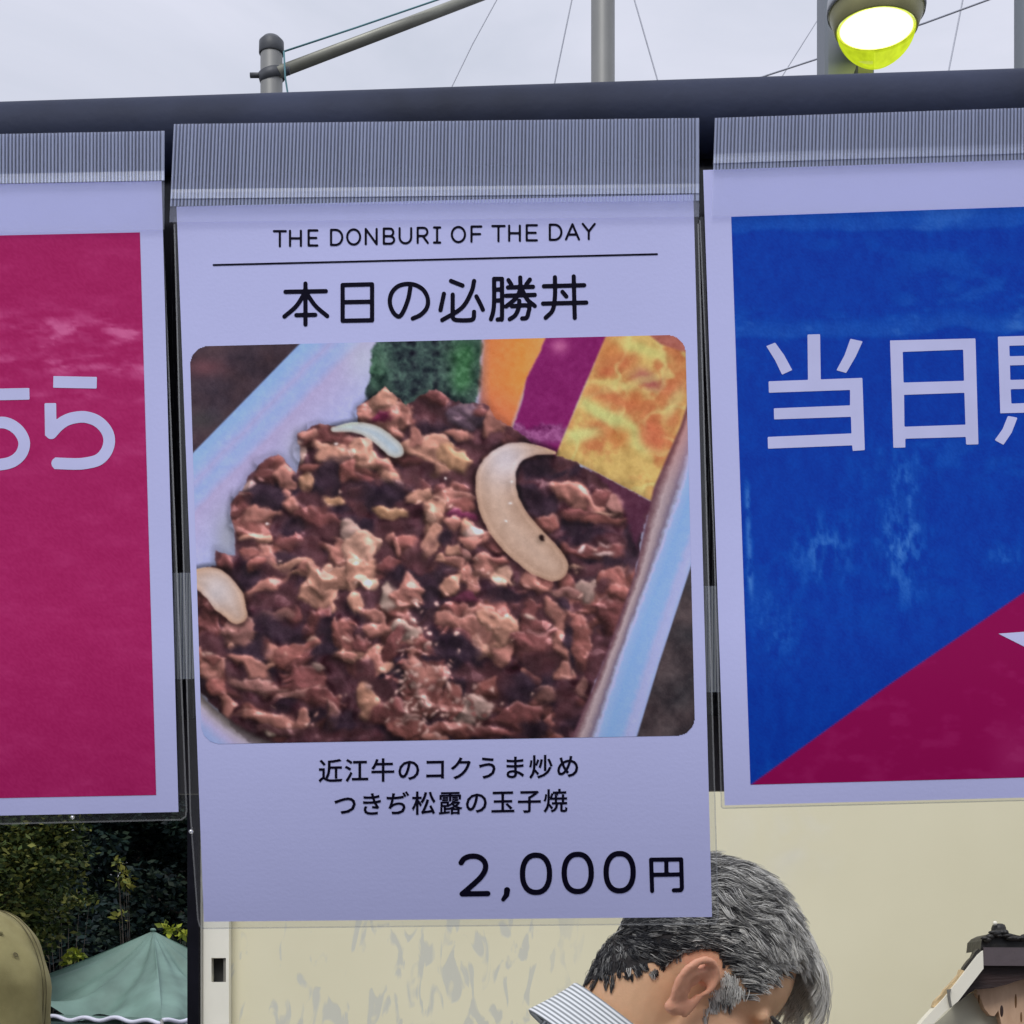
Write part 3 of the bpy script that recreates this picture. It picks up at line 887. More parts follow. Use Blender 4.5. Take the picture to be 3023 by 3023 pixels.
        if c_top is not None:
            g_ = np.exp(-(((X - c_top[0]) / c_top[2]) ** 2 + ((Y - c_top[1]) / c_top[2]) ** 2))[..., None]
            c = c * (1 - g_) + np.asarray(c_top[3], float) * g_
        c = c + (f3 * 26 + f2 * 8 + 3.5 * np.cos(d / 7.5 + w1 * 3) + 10 * np.exp(-((d + 12) / 4) ** 2))[..., None] * np.array([1, .95, .85])
        C[:] = C * (1 - a) + c * a
        return a
    k = crop(1000, 1000, 1.932)
    onion([k(*q) for q in [(1228, 650), (1120, 636), (1010, 650), (930, 716), (896, 800), (908, 920), (962, 1040), (1052, 1150), (1150, 1240), (1225, 1298)]],
          [5, 15, 30, 48, 59, 61, 63, 62, 58, 44], (198, 172, 150), (176, 142, 116), (*k(950, 690), 75, (206, 200, 202)))
    onion([(985, 1268), (1050, 1262), (1110, 1282), (1160, 1322), (1176, 1334)], [7, 16, 24, 26, 16], (172, 196, 208), (178, 176, 160))
    onion([(575, 1706), (630, 1722), (672, 1768), (700, 1812)], [26, 46, 48, 30], (200, 184, 172), (184, 146, 116), (640, 1745, 48, (196, 190, 188)))
    piece(1602, 1583, 8, 6, 30, (34, 20, 22), 0, .2)
    for (x, y) in [k(1165, 1130)]:
        piece(x, y, 9, 7, 20, (40, 24, 24), 0, .2)
    for (x, y) in [k(990, 805), k(945, 1050), k(975, 940), (1312, 1415), (878 + 110, 1310), (790, 1548)]:
        piece(x, y, 5, 4, 0, (238, 228, 222), .9, .2)

    pu = np.array([92, 48, 72.]) + (f2 * 14)[..., None]
    uk = (sstep(10, -12, poly_sdf([(1740, 1378), (1930, 1478), (1880, 1620), (1856, 1560), (1840, 1490)], X + f1 * 24, Y + f2 * 14)))[..., None] * .9
    eggk = sstep(-4, 4, poly_sdf([(1806, 950), (2090, 950), (2030, 1236), (1926, 1482), (1716, 1372), (1640, 1345)], X, Y))[..., None]
    C[:] = C * (1 - uk * eggk) + pu * uk * eggk
    # tray edge in front of the meat, then the board outside it
    C[:] = C * (1 - wall_a) + wall_c * wall_a
    eg = sstep(1484, 1470, Y + (X - 1926) * .49) * sstep(-8, 8, X - wallx)
    a = sstep(-4, 4, X - inner)[..., None]
    C[:] = C * (1 - a) + rim * a
    a = sstep(-3, 3, X - outer)[..., None]
    C[:] = C * (1 - a) + wood2 * a
    # lower-left tray corner
    d = -(X - 590) * .58 + (Y - 2062) * .815 + f2 * 6
    dd = d - 12 * np.sin((X - 590) / 60.)
    tr = np.stack([np.interp(dd, [-40, -14, 4, 20, 40, 62, 100], v) for v in ([60, 66, 120, 170, 172, 150, 138], [44, 58, 110, 158, 164, 162, 160], [52, 58, 112, 178, 204, 208, 212])], -1)
    a = sstep(-22, -4, dd)[..., None]
    C[:] = C * (1 - a) + tr * a
    # the printing is a little soft and dull
    mk = (ma * (1 - wall_a[..., 0]))[..., None]
    soft = blur(C, 1)
    C[:] = C * (1 - mk * (.22 * sstep(1850, 2190, Y) + .10 * sstep(1500, 1300, Y) * 0)[..., None])
    C[:] = C * (1 - .45 * mk) + soft * .45 * mk
    C[:] = C * (1 - mk) + (((C - 96) * 1.10 + 90) * .82 + C.mean(-1, keepdims=True) * .17) * np.array([.965, .93, .955]) * mk
    # print grain
    C[:] = C + ((rng.random(sh) - .5) * 9)[..., None] + (f2 * 6)[..., None]
    return np.clip(C, 10, 250)
# ================================================================== the ground
M_ground = mat("damp_asphalt", (0.055, 0.055, 0.06), 0.75, 0.25, 3.0, bump=0.4, bscale=60)
MB().add([(-400, -300, 0), (400, -300, 0), (400, 700, 0), (-400, 700, 0)], [(0, 1, 2, 3)]).build("ground", M_ground)["kind"] = "structure"

# ================================================================== header pipe with its dark board
M_pipe = mat("dark_navy_painted_pipe", (0.026, 0.033, 0.064), 0.66, 0.3, 14, bump=0.15, bscale=200, spec=0.22)
M_board = mat("black_gloss_board", (0.016, 0.015, 0.019), 0.16, 0.5, 5, spec=0.5, stretch=(9, 1, 0.5), bump=0.3, bscale=30)
M_board2 = mat("grey_board_edge", (0.07, 0.062, 0.062), 0.5, 0.3, 8, stretch=(6, 1, 1))
px0, px1 = -1500.0, 4600.0
def pipe_y(px):
    return 312 + (215 - 312) * px / 3023.0 + 107
a, b = Q(px0, pipe_y(px0), -0.0245), Q(px1, pipe_y(px1), -0.0245)
hd = thing("stall_header", "dark navy pipe and black board across the stall front, behind the hanging sheets", "stall header", (a[0], a[1], 0))
MB().tube([a + (b - a) * t for t in np.linspace(0, 1, 30)], 0.0212, 32).build("top_pipe", M_pipe, hd, True)
def board(y0, y1, off, th, name, m):
    # hangs along the pipe, parallel to the sheets
    mb = MB()
    c = [Q(px0, y0(px0), -off), Q(px1, y0(px1), -off), Q(px1, y1(px1), -off), Q(px0, y1(px0), -off)]
    mb.prism(c, (0, th, 0))
    return mb.build(name, m, hd)
board(lambda x: pipe_y(x) + 60, lambda x: 2124 - 0.008 * x, 0.030, 0.006, "header_board", M_board)
board(lambda x: 2060 - 0.008 * x, lambda x: 2334 - 0.006 * (x - 2080), 0.040, 0.005, "lower_board", M_board2)
for p in (a, b):
    MB().tube([(p[0], p[1] + .0, 0), (p[0], p[1], p[2])], 0.021, 20).build("end_post", M_pipe, hd, True)

# ================================================================== centre sheet: the dish of the day
centre_paper = [(521, 610), (2047, 574), (2102, 2707), (602, 2721)]
p0 = Q(1310, 366, 0.006)
cs = thing("menu_sheet", "white menu sheet with a beef bowl photo and a price", "menu sheet", p0, "printed sheets hung on the header pipe")
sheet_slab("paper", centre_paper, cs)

CAN = food_canvas()
def food_col(X, Y):
    fx = np.clip((X - FX0) / FS, 0, FW - 1.001)
    fy = np.clip((Y - FY0) / FS, 0, FH - 1.001)
    i, j = fx.astype(int), fy.astype(int)
    tx, ty = (fx - i)[..., None], (fy - j)[..., None]
    return (CAN[j, i] * (1 - tx) + CAN[j, i + 1] * tx) * (1 - ty) + (CAN[j + 1, i] * (1 - tx) + CAN[j + 1, i + 1] * tx) * ty
fq = [(560, 1023), (2023, 988), (2052, 2171), (596, 2197)]
def in_round(X, Y, q=fq, r=52):
    q = np.asarray(q, float)
    cen = q.mean(0)
    S = []
    for k in range(4):
        e = q[(k + 1) % 4] - q[k]
        n = np.array([e[1], -e[0]]) / np.linalg.norm(e)
        if np.dot(n, cen - q[k]) > 0:
            n = -n
        S.append((X - q[k][0]) * n[0] + (Y - q[k][1]) * n[1] + r)
    a_, b_ = np.maximum(S[0], S[2]), np.maximum(S[1], S[3])
    d = np.where((a_ > 0) & (b_ > 0), np.hypot(a_, b_), np.maximum(a_, b_))
    return d < r + 0.6
print_grid("food_photo", fq, 2.45, food_col, M_print, cs, 0.00015, keep=in_round)

# English line, drawn letter by letter
cr2 = crop(1000, 0, 1.932)
def latin(ch, x0, x1, y0, y1):
    w, h, c = x1 - x0, y1 - y0, (x0 + x1) / 2
    m = (y0 + y1) / 2
    def arc(cx, cy, rx, ry, a0, a1, n=16):
        return [(cx + rx * math.cos(R(t)), cy + ry * math.sin(R(t))) for t in np.linspace(a0, a1, n)]
    if ch == 'T': return [[(x0, y0), (x1, y0)], [(c, y0), (c, y1)]]
    if ch == 'H': return [[(x0, y0), (x0, y1)], [(x1, y0), (x1, y1)], [(x0, m), (x1, m)]]
    if ch == 'E': return [[(x1, y0), (x0, y0)], [(x0, y0), (x0, y1)], [(x0, y1), (x1, y1)], [(x0, m), (x1 - w * .12, m)]]
    if ch == 'F': return [[(x1, y0), (x0, y0)], [(x0, y0), (x0, y1)], [(x0, m), (x1 - w * .12, m)]]
    if ch == 'D': return [[(x0, y0), (x0, y1)], [(x0, y0), (x0 + w * .4, y0)] + arc(x0 + w * .4, m, w * .6, h / 2, -80, 80) + [(x0 + w * .4, y1), (x0, y1)]]
    if ch == 'O': return [arc(c, m, w / 2, h / 2, 0, 360, 28)]
    if ch == 'N': return [[(x0, y1), (x0, y0)], [(x0, y0), (x1, y1)], [(x1, y1), (x1, y0)]]
    if ch == 'B': return [[(x0, y0), (x0, y1)], [(x0, y0), (c, y0)] + arc(c + w * .1, y0 + h * .25, w * .32, h * .25, -80, 80, 9) + [(c, m), (x0, m)], [(x0, m), (c, m)] + arc(c + w * .1, y0 + h * .75, w * .4, h * .25, -80, 80, 9) + [(c, y1), (x0, y1)]]
    if ch == 'U': return [[(x0, y0), (x0, y0 + h * .6)] + arc(c, y0 + h * .6, w / 2, h * .4, 180, 0, 14) + [(x1, y0)]]
    if ch == 'R': return [[(x0, y1), (x0, y0)], [(x0, y0), (c, y0)] + arc(c + w * .08, y0 + h * .27, w * .38, h * .27, -80, 80, 9) + [(c, y0 + h * .54), (x0, y0 + h * .54)], [(c, y0 + h * .54), (x1, y1)]]
    if ch == 'I': return [[(c, y0), (c, y1)], [(c - w * .42, y0), (c + w * .42, y0)], [(c - w * .42, y1), (c + w * .42, y1)]]
    if ch == 'A': return [[(x0, y1), (c, y0)], [(c, y0), (x1, y1)], [(x0 + w * .2, y0 + h * .68), (x1 - w * .2, y0 + h * .68)]]
    if ch == 'Y': return [[(x0, y0), (c, m)], [(x1, y0), (c, m)], [(c, m), (c, y1)]]
boxes = [('T', -370, -302), ('H', -278, -216), ('E', -172, -122), ('D', -44, 20), ('O', 48, 122), ('N', 154, 216), ('B', 257, 316), ('U', 347, 413), ('R', 450, 508), ('I', 540, 582),
         ('O', 645, 720), ('F', 757, 813), ('T', 876, 946), ('H', 972, 1033), ('E', 1072, 1130), ('D', 1204, 1270), ('A', 1296, 1370), ('Y', 1392, 1460)]
segs = []
for ch, x0, x1 in boxes:
    t = 1310 - 0.0235 * (x0 + x1) / 2
    segs += latin(ch, x0, x1, t, t + 86)
print_shape("english_lettering", strokes(segs, cr2, 3.3, False), (790, 650, 1770, 750), 2.0, M_ink, cs, 0.00026)
print_shape("rule_line", strokes([[(630, 782), (1940, 750)]], lambda x, y: (x, y), 2.6), (620, 742, 1950, 790), 2.0, M_ink, cs, 0.00026)

# headline: 本日の必勝丼
off1 = lambda p: [(x - 1932, y) for x, y in p]        # the first crop starts 1000 px further left
head = [off1([(1742, 1617), (1742, 1850)]), off1([(1628, 1664), (1858, 1660)]), off1([(1735, 1675), (1690, 1745), (1622, 1805)]), off1([(1750, 1675), (1800, 1745), (1866, 1802)]), off1([(1690, 1797), (1798, 1795)]),
        [(22, 1625), (190, 1621)], [(22, 1625), (22, 1829)], [(190, 1621), (190, 1826)], [(22, 1723), (190, 1720)], [(22, 1829), (190, 1826)],
        [(408, 1640), (397, 1700), (372, 1768), (346, 1804), (318, 1790), (298, 1755), (291, 1715), (302, 1670), (335, 1634), (385, 1619), (440, 1626), (485, 1656), (508, 1705), (502, 1755), (468, 1794), (422, 1816)],
        [(640, 1602), (706, 1628)], [(600, 1675), (580, 1768)], [(650, 1680), (650, 1795), (658, 1820), (690, 1826), (748, 1825), (768, 1815), (772, 1778)], [(772, 1602), (756, 1665), (702, 1755), (590, 1825)], [(785, 1690), (805, 1728), (822, 1766)],
        [(886, 1590), (886, 1720), (880, 1780), (868, 1820)], [(886, 1590), (931, 1590)], [(931, 1590), (931, 1800), (925, 1818), (906, 1822)], [(886, 1652), (931, 1650)], [(886, 1714), (931, 1712)],
        [(968, 1597), (984, 1622)], [(1035, 1582), (1034, 1650), (1010, 1700), (955, 1747)], [(1090, 1594), (1070, 1622)], [(965, 1639), (1108, 1635)], [(955, 1686), (1118, 1681)], [(1046, 1652), (1076, 1708), (1118, 1744)],
        [(988, 1746), (1080, 1743), (1080, 1788), (1070, 1812), (1046, 1816)], [(1030, 1716), (1025, 1758), (1006, 1798), (975, 1820)],
        [(1170, 1632), (1400, 1626)], [(1165, 1731), (1412, 1725)], [(1233, 1581), (1233, 1690), (1220, 1768), (1180, 1812)], [(1340, 1576), (1346, 1812)], [(1276, 1664), (1298, 1690)]]
def corner_keep(segs):
    return strokes(segs, cr2, 6.3, True)
print_shape("headline_lettering", corner_keep(head), (820, 800, 1750, 970), 2.0, M_ink, cs, 0.00026)

# two small lines set in type
def type_line(name, items, size, parent, m, bold=0.014):
    V, F = [], []
    for ch, cx, cy in items:
        cu = bpy.data.curves.new("type", 'FONT')
        cu.body = ch
        cu.size = 1
        cu.offset = bold
        cu.resolution_u = 3
        o = bpy.data.objects.new("type", cu)
        COL.objects.link(o)
        bpy.context.view_layer.update()
        me = o.to_mesh()
        n = len(V)
        for v in me.vertices:
            x = cx + (v.co.x - 0.5) * size
            y = cy - (v.co.y - 0.38) * size - 0.019 * (x - cx)
            V.append(Q(x, y, 0.00026))
        F += [[i + n for i in p.vertices] for p in me.polygons]
        o.to_mesh_clear()
        bpy.data.objects.remove(o)
        bpy.data.curves.remove(cu)
    return mesh(name, V, F, m, parent)
s_ = 1932 / 820.0
L1 = [(c, 920 + x / s_, 2200 + y / s_) for c, x, y in [("近", 130, 178), ("江", 312, 174), ("牛", 495, 172), ("の", 676, 168), ("コ", 858, 162), ("ク", 1040, 160), ("う", 1224, 156), ("ま", 1412, 153), ("炒", 1595, 149), ("め", 1782, 146)]]
L2 = [(c, 920 + x / s_, 2200 + y / s_) for c, x, y in [("つ", 234, 412), ("き", 418, 408), ("ぢ", 596, 404), ("松", 780, 402), ("露", 964, 400), ("の", 1146, 396), ("玉", 1330, 392), ("子", 1514, 388), ("焼", 1696, 385)]]
type_line("ingredient_lettering", L1 + L2, 73, cs, M_ink)

# price: 2,000円
cr4 = crop(1000, 2023, 1.932)
def zero(cx, cy):
    return [(cx + 77 * np.sign(math.cos(t)) * abs(math.cos(t)) ** .86, cy + 106 * np.sign(math.sin(t)) * abs(math.sin(t)) ** .9) for t in np.linspace(0, 2 * math.pi, 40)]
price = [[(698, 1012), (716, 988), (754, 975), (800, 980), (832, 1008), (836, 1048), (812, 1092), (760, 1142), (704, 1190)], [(704, 1190), (850, 1188)], zero(1125, 1075), zero(1363, 1070), zero(1602, 1066)]
print_shape("price_figures", strokes(price, cr4, 7.9), (1335, 2490, 1900, 2680), 2.2, M_ink, cs, 0.00026)
print_shape("price_comma", lambda X, Y: line_sdf([cr4(*q) for q in [(960, 1168), (957, 1195), (938, 1222)]], X, Y, [9, 8, 6]), (1470, 2610, 1510, 2675), 2.0, M_ink, cs, 0.00026)
cm = crop(1560, 2440, 3.22)
yen = [[(1166, 315), (1176, 612)], [(1166, 315), (1452, 312)], [(1452, 312), (1459, 585)], [(1459, 585), (1448, 604)], [(1448, 604), (1382, 606)], [(1310, 315), (1312, 455)], [(1170, 459), (1455, 455)]]
print_shape("yen_character", strokes(yen, cm, 6.2, False), (1905, 2520, 2035, 2650), 2.0, M_ink, cs, 0.00026)

ribbed("hanger_strip", [(513, 366), (2064, 348), (2064, 640), (500, 656)], cs, 0.0012, 0.70, bulge=0.0022, stop=0.838)
co = [(512, 640), (2062, 620), (2122, 2690), (2121, 2716), (2110, 2729), (1400, 2735), (600, 2743), (588, 2736), (582, 2712), (560, 2400)]
print_shape("clear_sleeve", sleeve_edge("s", co, centre_paper, cs), (490, 600, 2140, 2760), 5, M_sleeve, cs, -0.0006)
def rim_line(c, w):
    return lambda X, Y: np.abs(poly_sdf(c, X, Y) + w) - w
print_shape("sleeve_weld", lambda X, Y: np.maximum(np.maximum(rim_line(co, 2.2)(X, Y), -poly_sdf(centre_paper, X, Y)), 660 - Y), (490, 640, 2140, 2760), 2.5, M_weld, cs, -0.0002)
MB().ell(Q(564, 2455, 0.003), 0.0014, nu=14, nv=8).build("water_drop", M_drop, cs, True)

# ================================================================== left sheet: crimson
red_paper = [(-900, 560), (477, 534), (527, 2397), (-860, 2425)]
rs = thing("arrow_sheet", "crimson sheet with white rounded hiragana and a pale border, left of the menu sheet", "printed sheet", Q(-100, 390, 0.006), "printed sheets hung on the header pipe")
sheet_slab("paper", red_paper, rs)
def red_col(X, Y):
    # sleeve sheen painted into the print: thin pale streaks across the sheet
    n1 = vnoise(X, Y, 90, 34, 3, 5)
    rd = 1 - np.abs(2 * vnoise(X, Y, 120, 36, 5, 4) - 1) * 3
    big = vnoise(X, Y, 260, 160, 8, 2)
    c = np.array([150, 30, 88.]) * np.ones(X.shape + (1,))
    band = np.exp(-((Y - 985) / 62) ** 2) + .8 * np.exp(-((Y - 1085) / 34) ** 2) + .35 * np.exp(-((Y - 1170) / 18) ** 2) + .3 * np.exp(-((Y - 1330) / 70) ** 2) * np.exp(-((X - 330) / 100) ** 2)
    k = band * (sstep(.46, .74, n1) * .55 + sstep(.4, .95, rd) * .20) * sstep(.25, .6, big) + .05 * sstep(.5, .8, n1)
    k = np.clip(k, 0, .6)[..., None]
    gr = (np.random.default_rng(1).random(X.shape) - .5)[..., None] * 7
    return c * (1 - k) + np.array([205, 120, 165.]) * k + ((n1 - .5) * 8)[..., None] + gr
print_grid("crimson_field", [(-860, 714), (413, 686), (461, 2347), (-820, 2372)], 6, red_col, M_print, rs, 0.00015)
cl = crop(0, 1000, 1.932)
def butt(segs, conv, r):
    L = [smooth_pts([conv(*q) for q in s], 8) if len(s) > 2 else [conv(*q) for q in s] for s in segs]
    def fn(X, Y):
        d = np.full(X.shape, 1e9)
        for p in L:
            d = np.minimum(d, line_sdf(p, X, Y, r, True))
        return d
    return fn
ra = [[(304, 246), (552, 251)], [(287, 367), (290, 553)], [(287, 545), (330, 498), (375, 466), (430, 449), (490, 447), (555, 470), (605, 520), (623, 578), (608, 640), (565, 688), (500, 708), (430, 714), (311, 710)]]
chi = [[(-210, 322), (168, 314)], [(-78, 225), (-92, 380), (-130, 560)], [(-130, 560), (-70, 505), (0, 478), (60, 490), (112, 532), (138, 592), (122, 655), (72, 700), (0, 718), (-90, 722)]]
print_shape("hiragana_lettering", butt(ra, cl, 17.2), (110, 1090, 360, 1400), 3, M_white_ink, rs, 0.0003)
print_shape("hiragana_lettering", butt(chi, cl, 17.2), (-130, 1090, 110, 1400), 3, M_white_ink, rs, 0.0003)
ribbed("hanger_strip", [(-880, 412), (486, 386), (485, 678), (-880, 704)], rs, 0.0012, 0.44, bulge=0.0018, stop=0.508)
ro = [(-905, 690), (482, 660), (553, 2392), (550, 2412), (536, 2422), (-865, 2455)]
print_shape("clear_sleeve", sleeve_edge("s", ro, red_paper, rs), (-910, 640, 560, 2460), 6, M_sleeve, rs, -0.0026)
print_shape("sleeve_weld", lambda X, Y: np.maximum(np.maximum(rim_line(ro, 2.4)(X, Y), -poly_sdf(red_paper, X, Y)), 700 - Y), (-100, 690, 560, 2460), 2.5, M_weld, rs, -0.0022)
MB().ell(Q(214, 2413, 0.001), 0.0012, nu=14, nv=8).build("water_drop", M_drop, rs, True)

# ================================================================== right sheet: blue and crimson
blue_paper = [(2075.6, 502), (3900, 444), (3960, 2330), (2139.5, 2377.6)]
bs = thing("ticket_sheet", "blue sheet with large white kanji and a crimson diagonal corner, right of the menu sheet", "printed sheet", Q(2900, 330, 0.006), "printed sheets hung on the header pipe")
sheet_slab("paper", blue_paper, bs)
def diag_y(X):
    return np.interp(X, [2215, 2618, 3023, 3900], [2318, 2026, 1749, 1150])
def blue_col(X, Y):  # pale marks paint the sleeve's sheen into the printed colour
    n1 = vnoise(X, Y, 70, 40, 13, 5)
    rip = 1 - np.abs(2 * vnoise(X, Y, 34, 110, 23, 4) - 1) * 2.6        # upright ripples of the painted sheen
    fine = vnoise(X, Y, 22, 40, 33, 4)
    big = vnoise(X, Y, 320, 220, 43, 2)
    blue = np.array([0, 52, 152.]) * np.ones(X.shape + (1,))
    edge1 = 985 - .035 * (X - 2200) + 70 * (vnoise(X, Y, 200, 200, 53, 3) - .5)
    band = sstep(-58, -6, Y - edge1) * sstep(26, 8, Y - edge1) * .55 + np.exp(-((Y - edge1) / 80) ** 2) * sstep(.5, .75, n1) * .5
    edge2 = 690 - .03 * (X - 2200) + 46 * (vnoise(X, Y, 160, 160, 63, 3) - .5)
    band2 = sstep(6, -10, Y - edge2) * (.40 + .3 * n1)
    film_sheen = (np.exp(-((X - 2665) / 62) ** 2 - ((Y - 1590) / 165) ** 2) * 1.2 + np.exp(-((X - 2430) / 90) ** 2 - ((Y - 1620) / 90) ** 2) * .9 + np.exp(-((X - 2300) / 70) ** 2 - ((Y - 1850) / 100) ** 2) * .5 + np.exp(-((X - 2640) / 110) ** 2 - ((Y - 1380) / 60) ** 2) * .4
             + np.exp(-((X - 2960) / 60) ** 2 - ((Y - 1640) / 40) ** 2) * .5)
    film_sheen = film_sheen * (sstep(.25, .95, rip) * .45 + sstep(.48, .72, fine) * .75)
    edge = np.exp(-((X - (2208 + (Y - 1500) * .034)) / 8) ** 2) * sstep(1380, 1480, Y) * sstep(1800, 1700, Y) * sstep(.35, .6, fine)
    k = np.clip(band * .32 + band2 * .34 + film_sheen * .46 + edge * .55 + .13 * sstep(.4, .75, big) * sstep(.42, .7, n1), 0, .7)[..., None]
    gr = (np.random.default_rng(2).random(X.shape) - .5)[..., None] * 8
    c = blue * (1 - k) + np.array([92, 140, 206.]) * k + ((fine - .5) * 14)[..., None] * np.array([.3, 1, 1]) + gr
    a = n1
    red = np.array([128, 8, 72.]) * np.ones(X.shape + (1,))
    k2 = (.10 * sstep(.5, .75, a) + .16 * np.exp(-((X - 2990) / 60) ** 2 - ((Y - 2230) / 90) ** 2))[..., None]
    red = red * (1 - k2) + np.array([190, 110, 150.]) * k2
    m = sstep(-3, 3, Y - diag_y(X))[..., None]
    return c * (1 - m) + red * m
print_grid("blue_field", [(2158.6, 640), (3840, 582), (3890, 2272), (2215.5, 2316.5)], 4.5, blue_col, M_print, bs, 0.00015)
crb = crop(2023, 1000, 1.932)
def mix_fn(solids, holes=()):
    S = [[crb(*q) for q in p] for p in solids]
    H = [[crb(*q) for q in p] for p in holes]
    def fn(X, Y):
        d = np.full(X.shape, 1e9)
        for p in S:
            d = np.minimum(d, poly_sdf(p, X, Y))
        for p in H:
            d = np.maximum(d, -poly_sdf(p, X, Y))
        return d
    return fn
tou = [[(462, 42), (513, 22), (565, 95), (610, 178), (552, 205), (512, 122)], [(697, -24), (769, -26), (773, 236), (700, 240)], [(942, 0), (1012, 15), (972, 102), (918, 195), (862, 180), (908, 95)],
       [(475, 243), (1010, 223), (1024, 635), (955, 640), (952, 608), (472, 627), (470, 560), (948, 540), (945, 445), (507, 460), (505, 397), (940, 380), (940, 292), (477, 308)]]
print_shape("kanji_lettering", mix_fn(tou), (2240, 970, 2570, 1340), 2.6, M_white_ink, bs, 0.0003)
hi = [[(1168, 10), (1655, -2), (1672, 602), (1602, 604), (1600, 560), (1255, 570), (1255, 620), (1187, 622)]]
hh_ = [[(1240, 75), (1585, 62), (1590, 240), (1245, 250)], [(1248, 320), (1592, 308), (1598, 490), (1250, 502)]]
print_shape("kanji_lettering", mix_fn(hi, hh_), (2610, 985, 2910, 1340), 2.6, M_white_ink, bs, 0.0003)
kai = [[(1783, -12), (2066, -20), (2080, 418), (1797, 425)], [(1840, 440), (1895, 450), (1862, 535), (1815, 605), (1765, 578), (1810, 515)], [(1985, 446), (2036, 432), (2075, 500), (2100, 560), (2048, 590), (2018, 520)]]
kh = [[(1848, 40), (2005, 36), (2007, 96), (1850, 100)], [(1852, 152), (2008, 148), (2010, 231), (1854, 235)], [(1856, 288), (2012, 284), (2015, 364), (1860, 370)]]
print_shape("kanji_lettering", mix_fn(kai, kh), (2920, 975, 3120, 1330), 2.6, M_white_ink, bs, 0.0003)
print_shape("white_arrow_tip", lambda X, Y: poly_sdf([(2947, 1870.6), (3120, 1858), (3120, 1957)], X, Y), (2935, 1850, 3130, 1965), 3, M_white_ink, bs, 0.0003)
ribbed("hanger_strip", [(2110, 348), (3880, 290), (3884, 582), (2100, 640)], bs, 0.0012, 0.40, bulge=0.0016, stop=0.528)
bo = [(2064, 640), (3920, 586), (3985, 2340), (2134, 2388), (2128, 2384), (2106, 1600)]
print_shape("clear_sleeve", sleeve_edge("s", bo, blue_paper, bs), (2055, 570, 3990, 2400), 6, M_sleeve, bs, -0.0036)
print_shape("sleeve_weld", lambda X, Y: np.maximum(np.maximum(rim_line(bo, 2.0)(X, Y), -poly_sdf(blue_paper, X, Y)), 650 - Y), (2055, 640, 3100, 2400), 2.5, M_weld, bs, -0.0032)

# ribbed joining pieces behind the gaps between the sheets
j = ribbed("ribbed_joiner", [(440, 1692), (640, 1690), (640, 2004), (440, 2006)], None, -0.0065, None, 9, m=M_joint)
tag(j, "ribbed grey plastic piece behind the gap between the crimson and menu sheets", "plastic strip", "ribbed joining strips between the sheets")
j.children[0].parent = j
j = ribbed("ribbed_joiner", [(1980, 1732), (2200, 1728), (2200, 2042), (1980, 2046)], None, -0.0065, None, 9, m=M_joint)
tag(j, "ribbed grey plastic piece behind the gap between the menu and blue sheets", "plastic strip", "ribbed joining strips between the sheets")
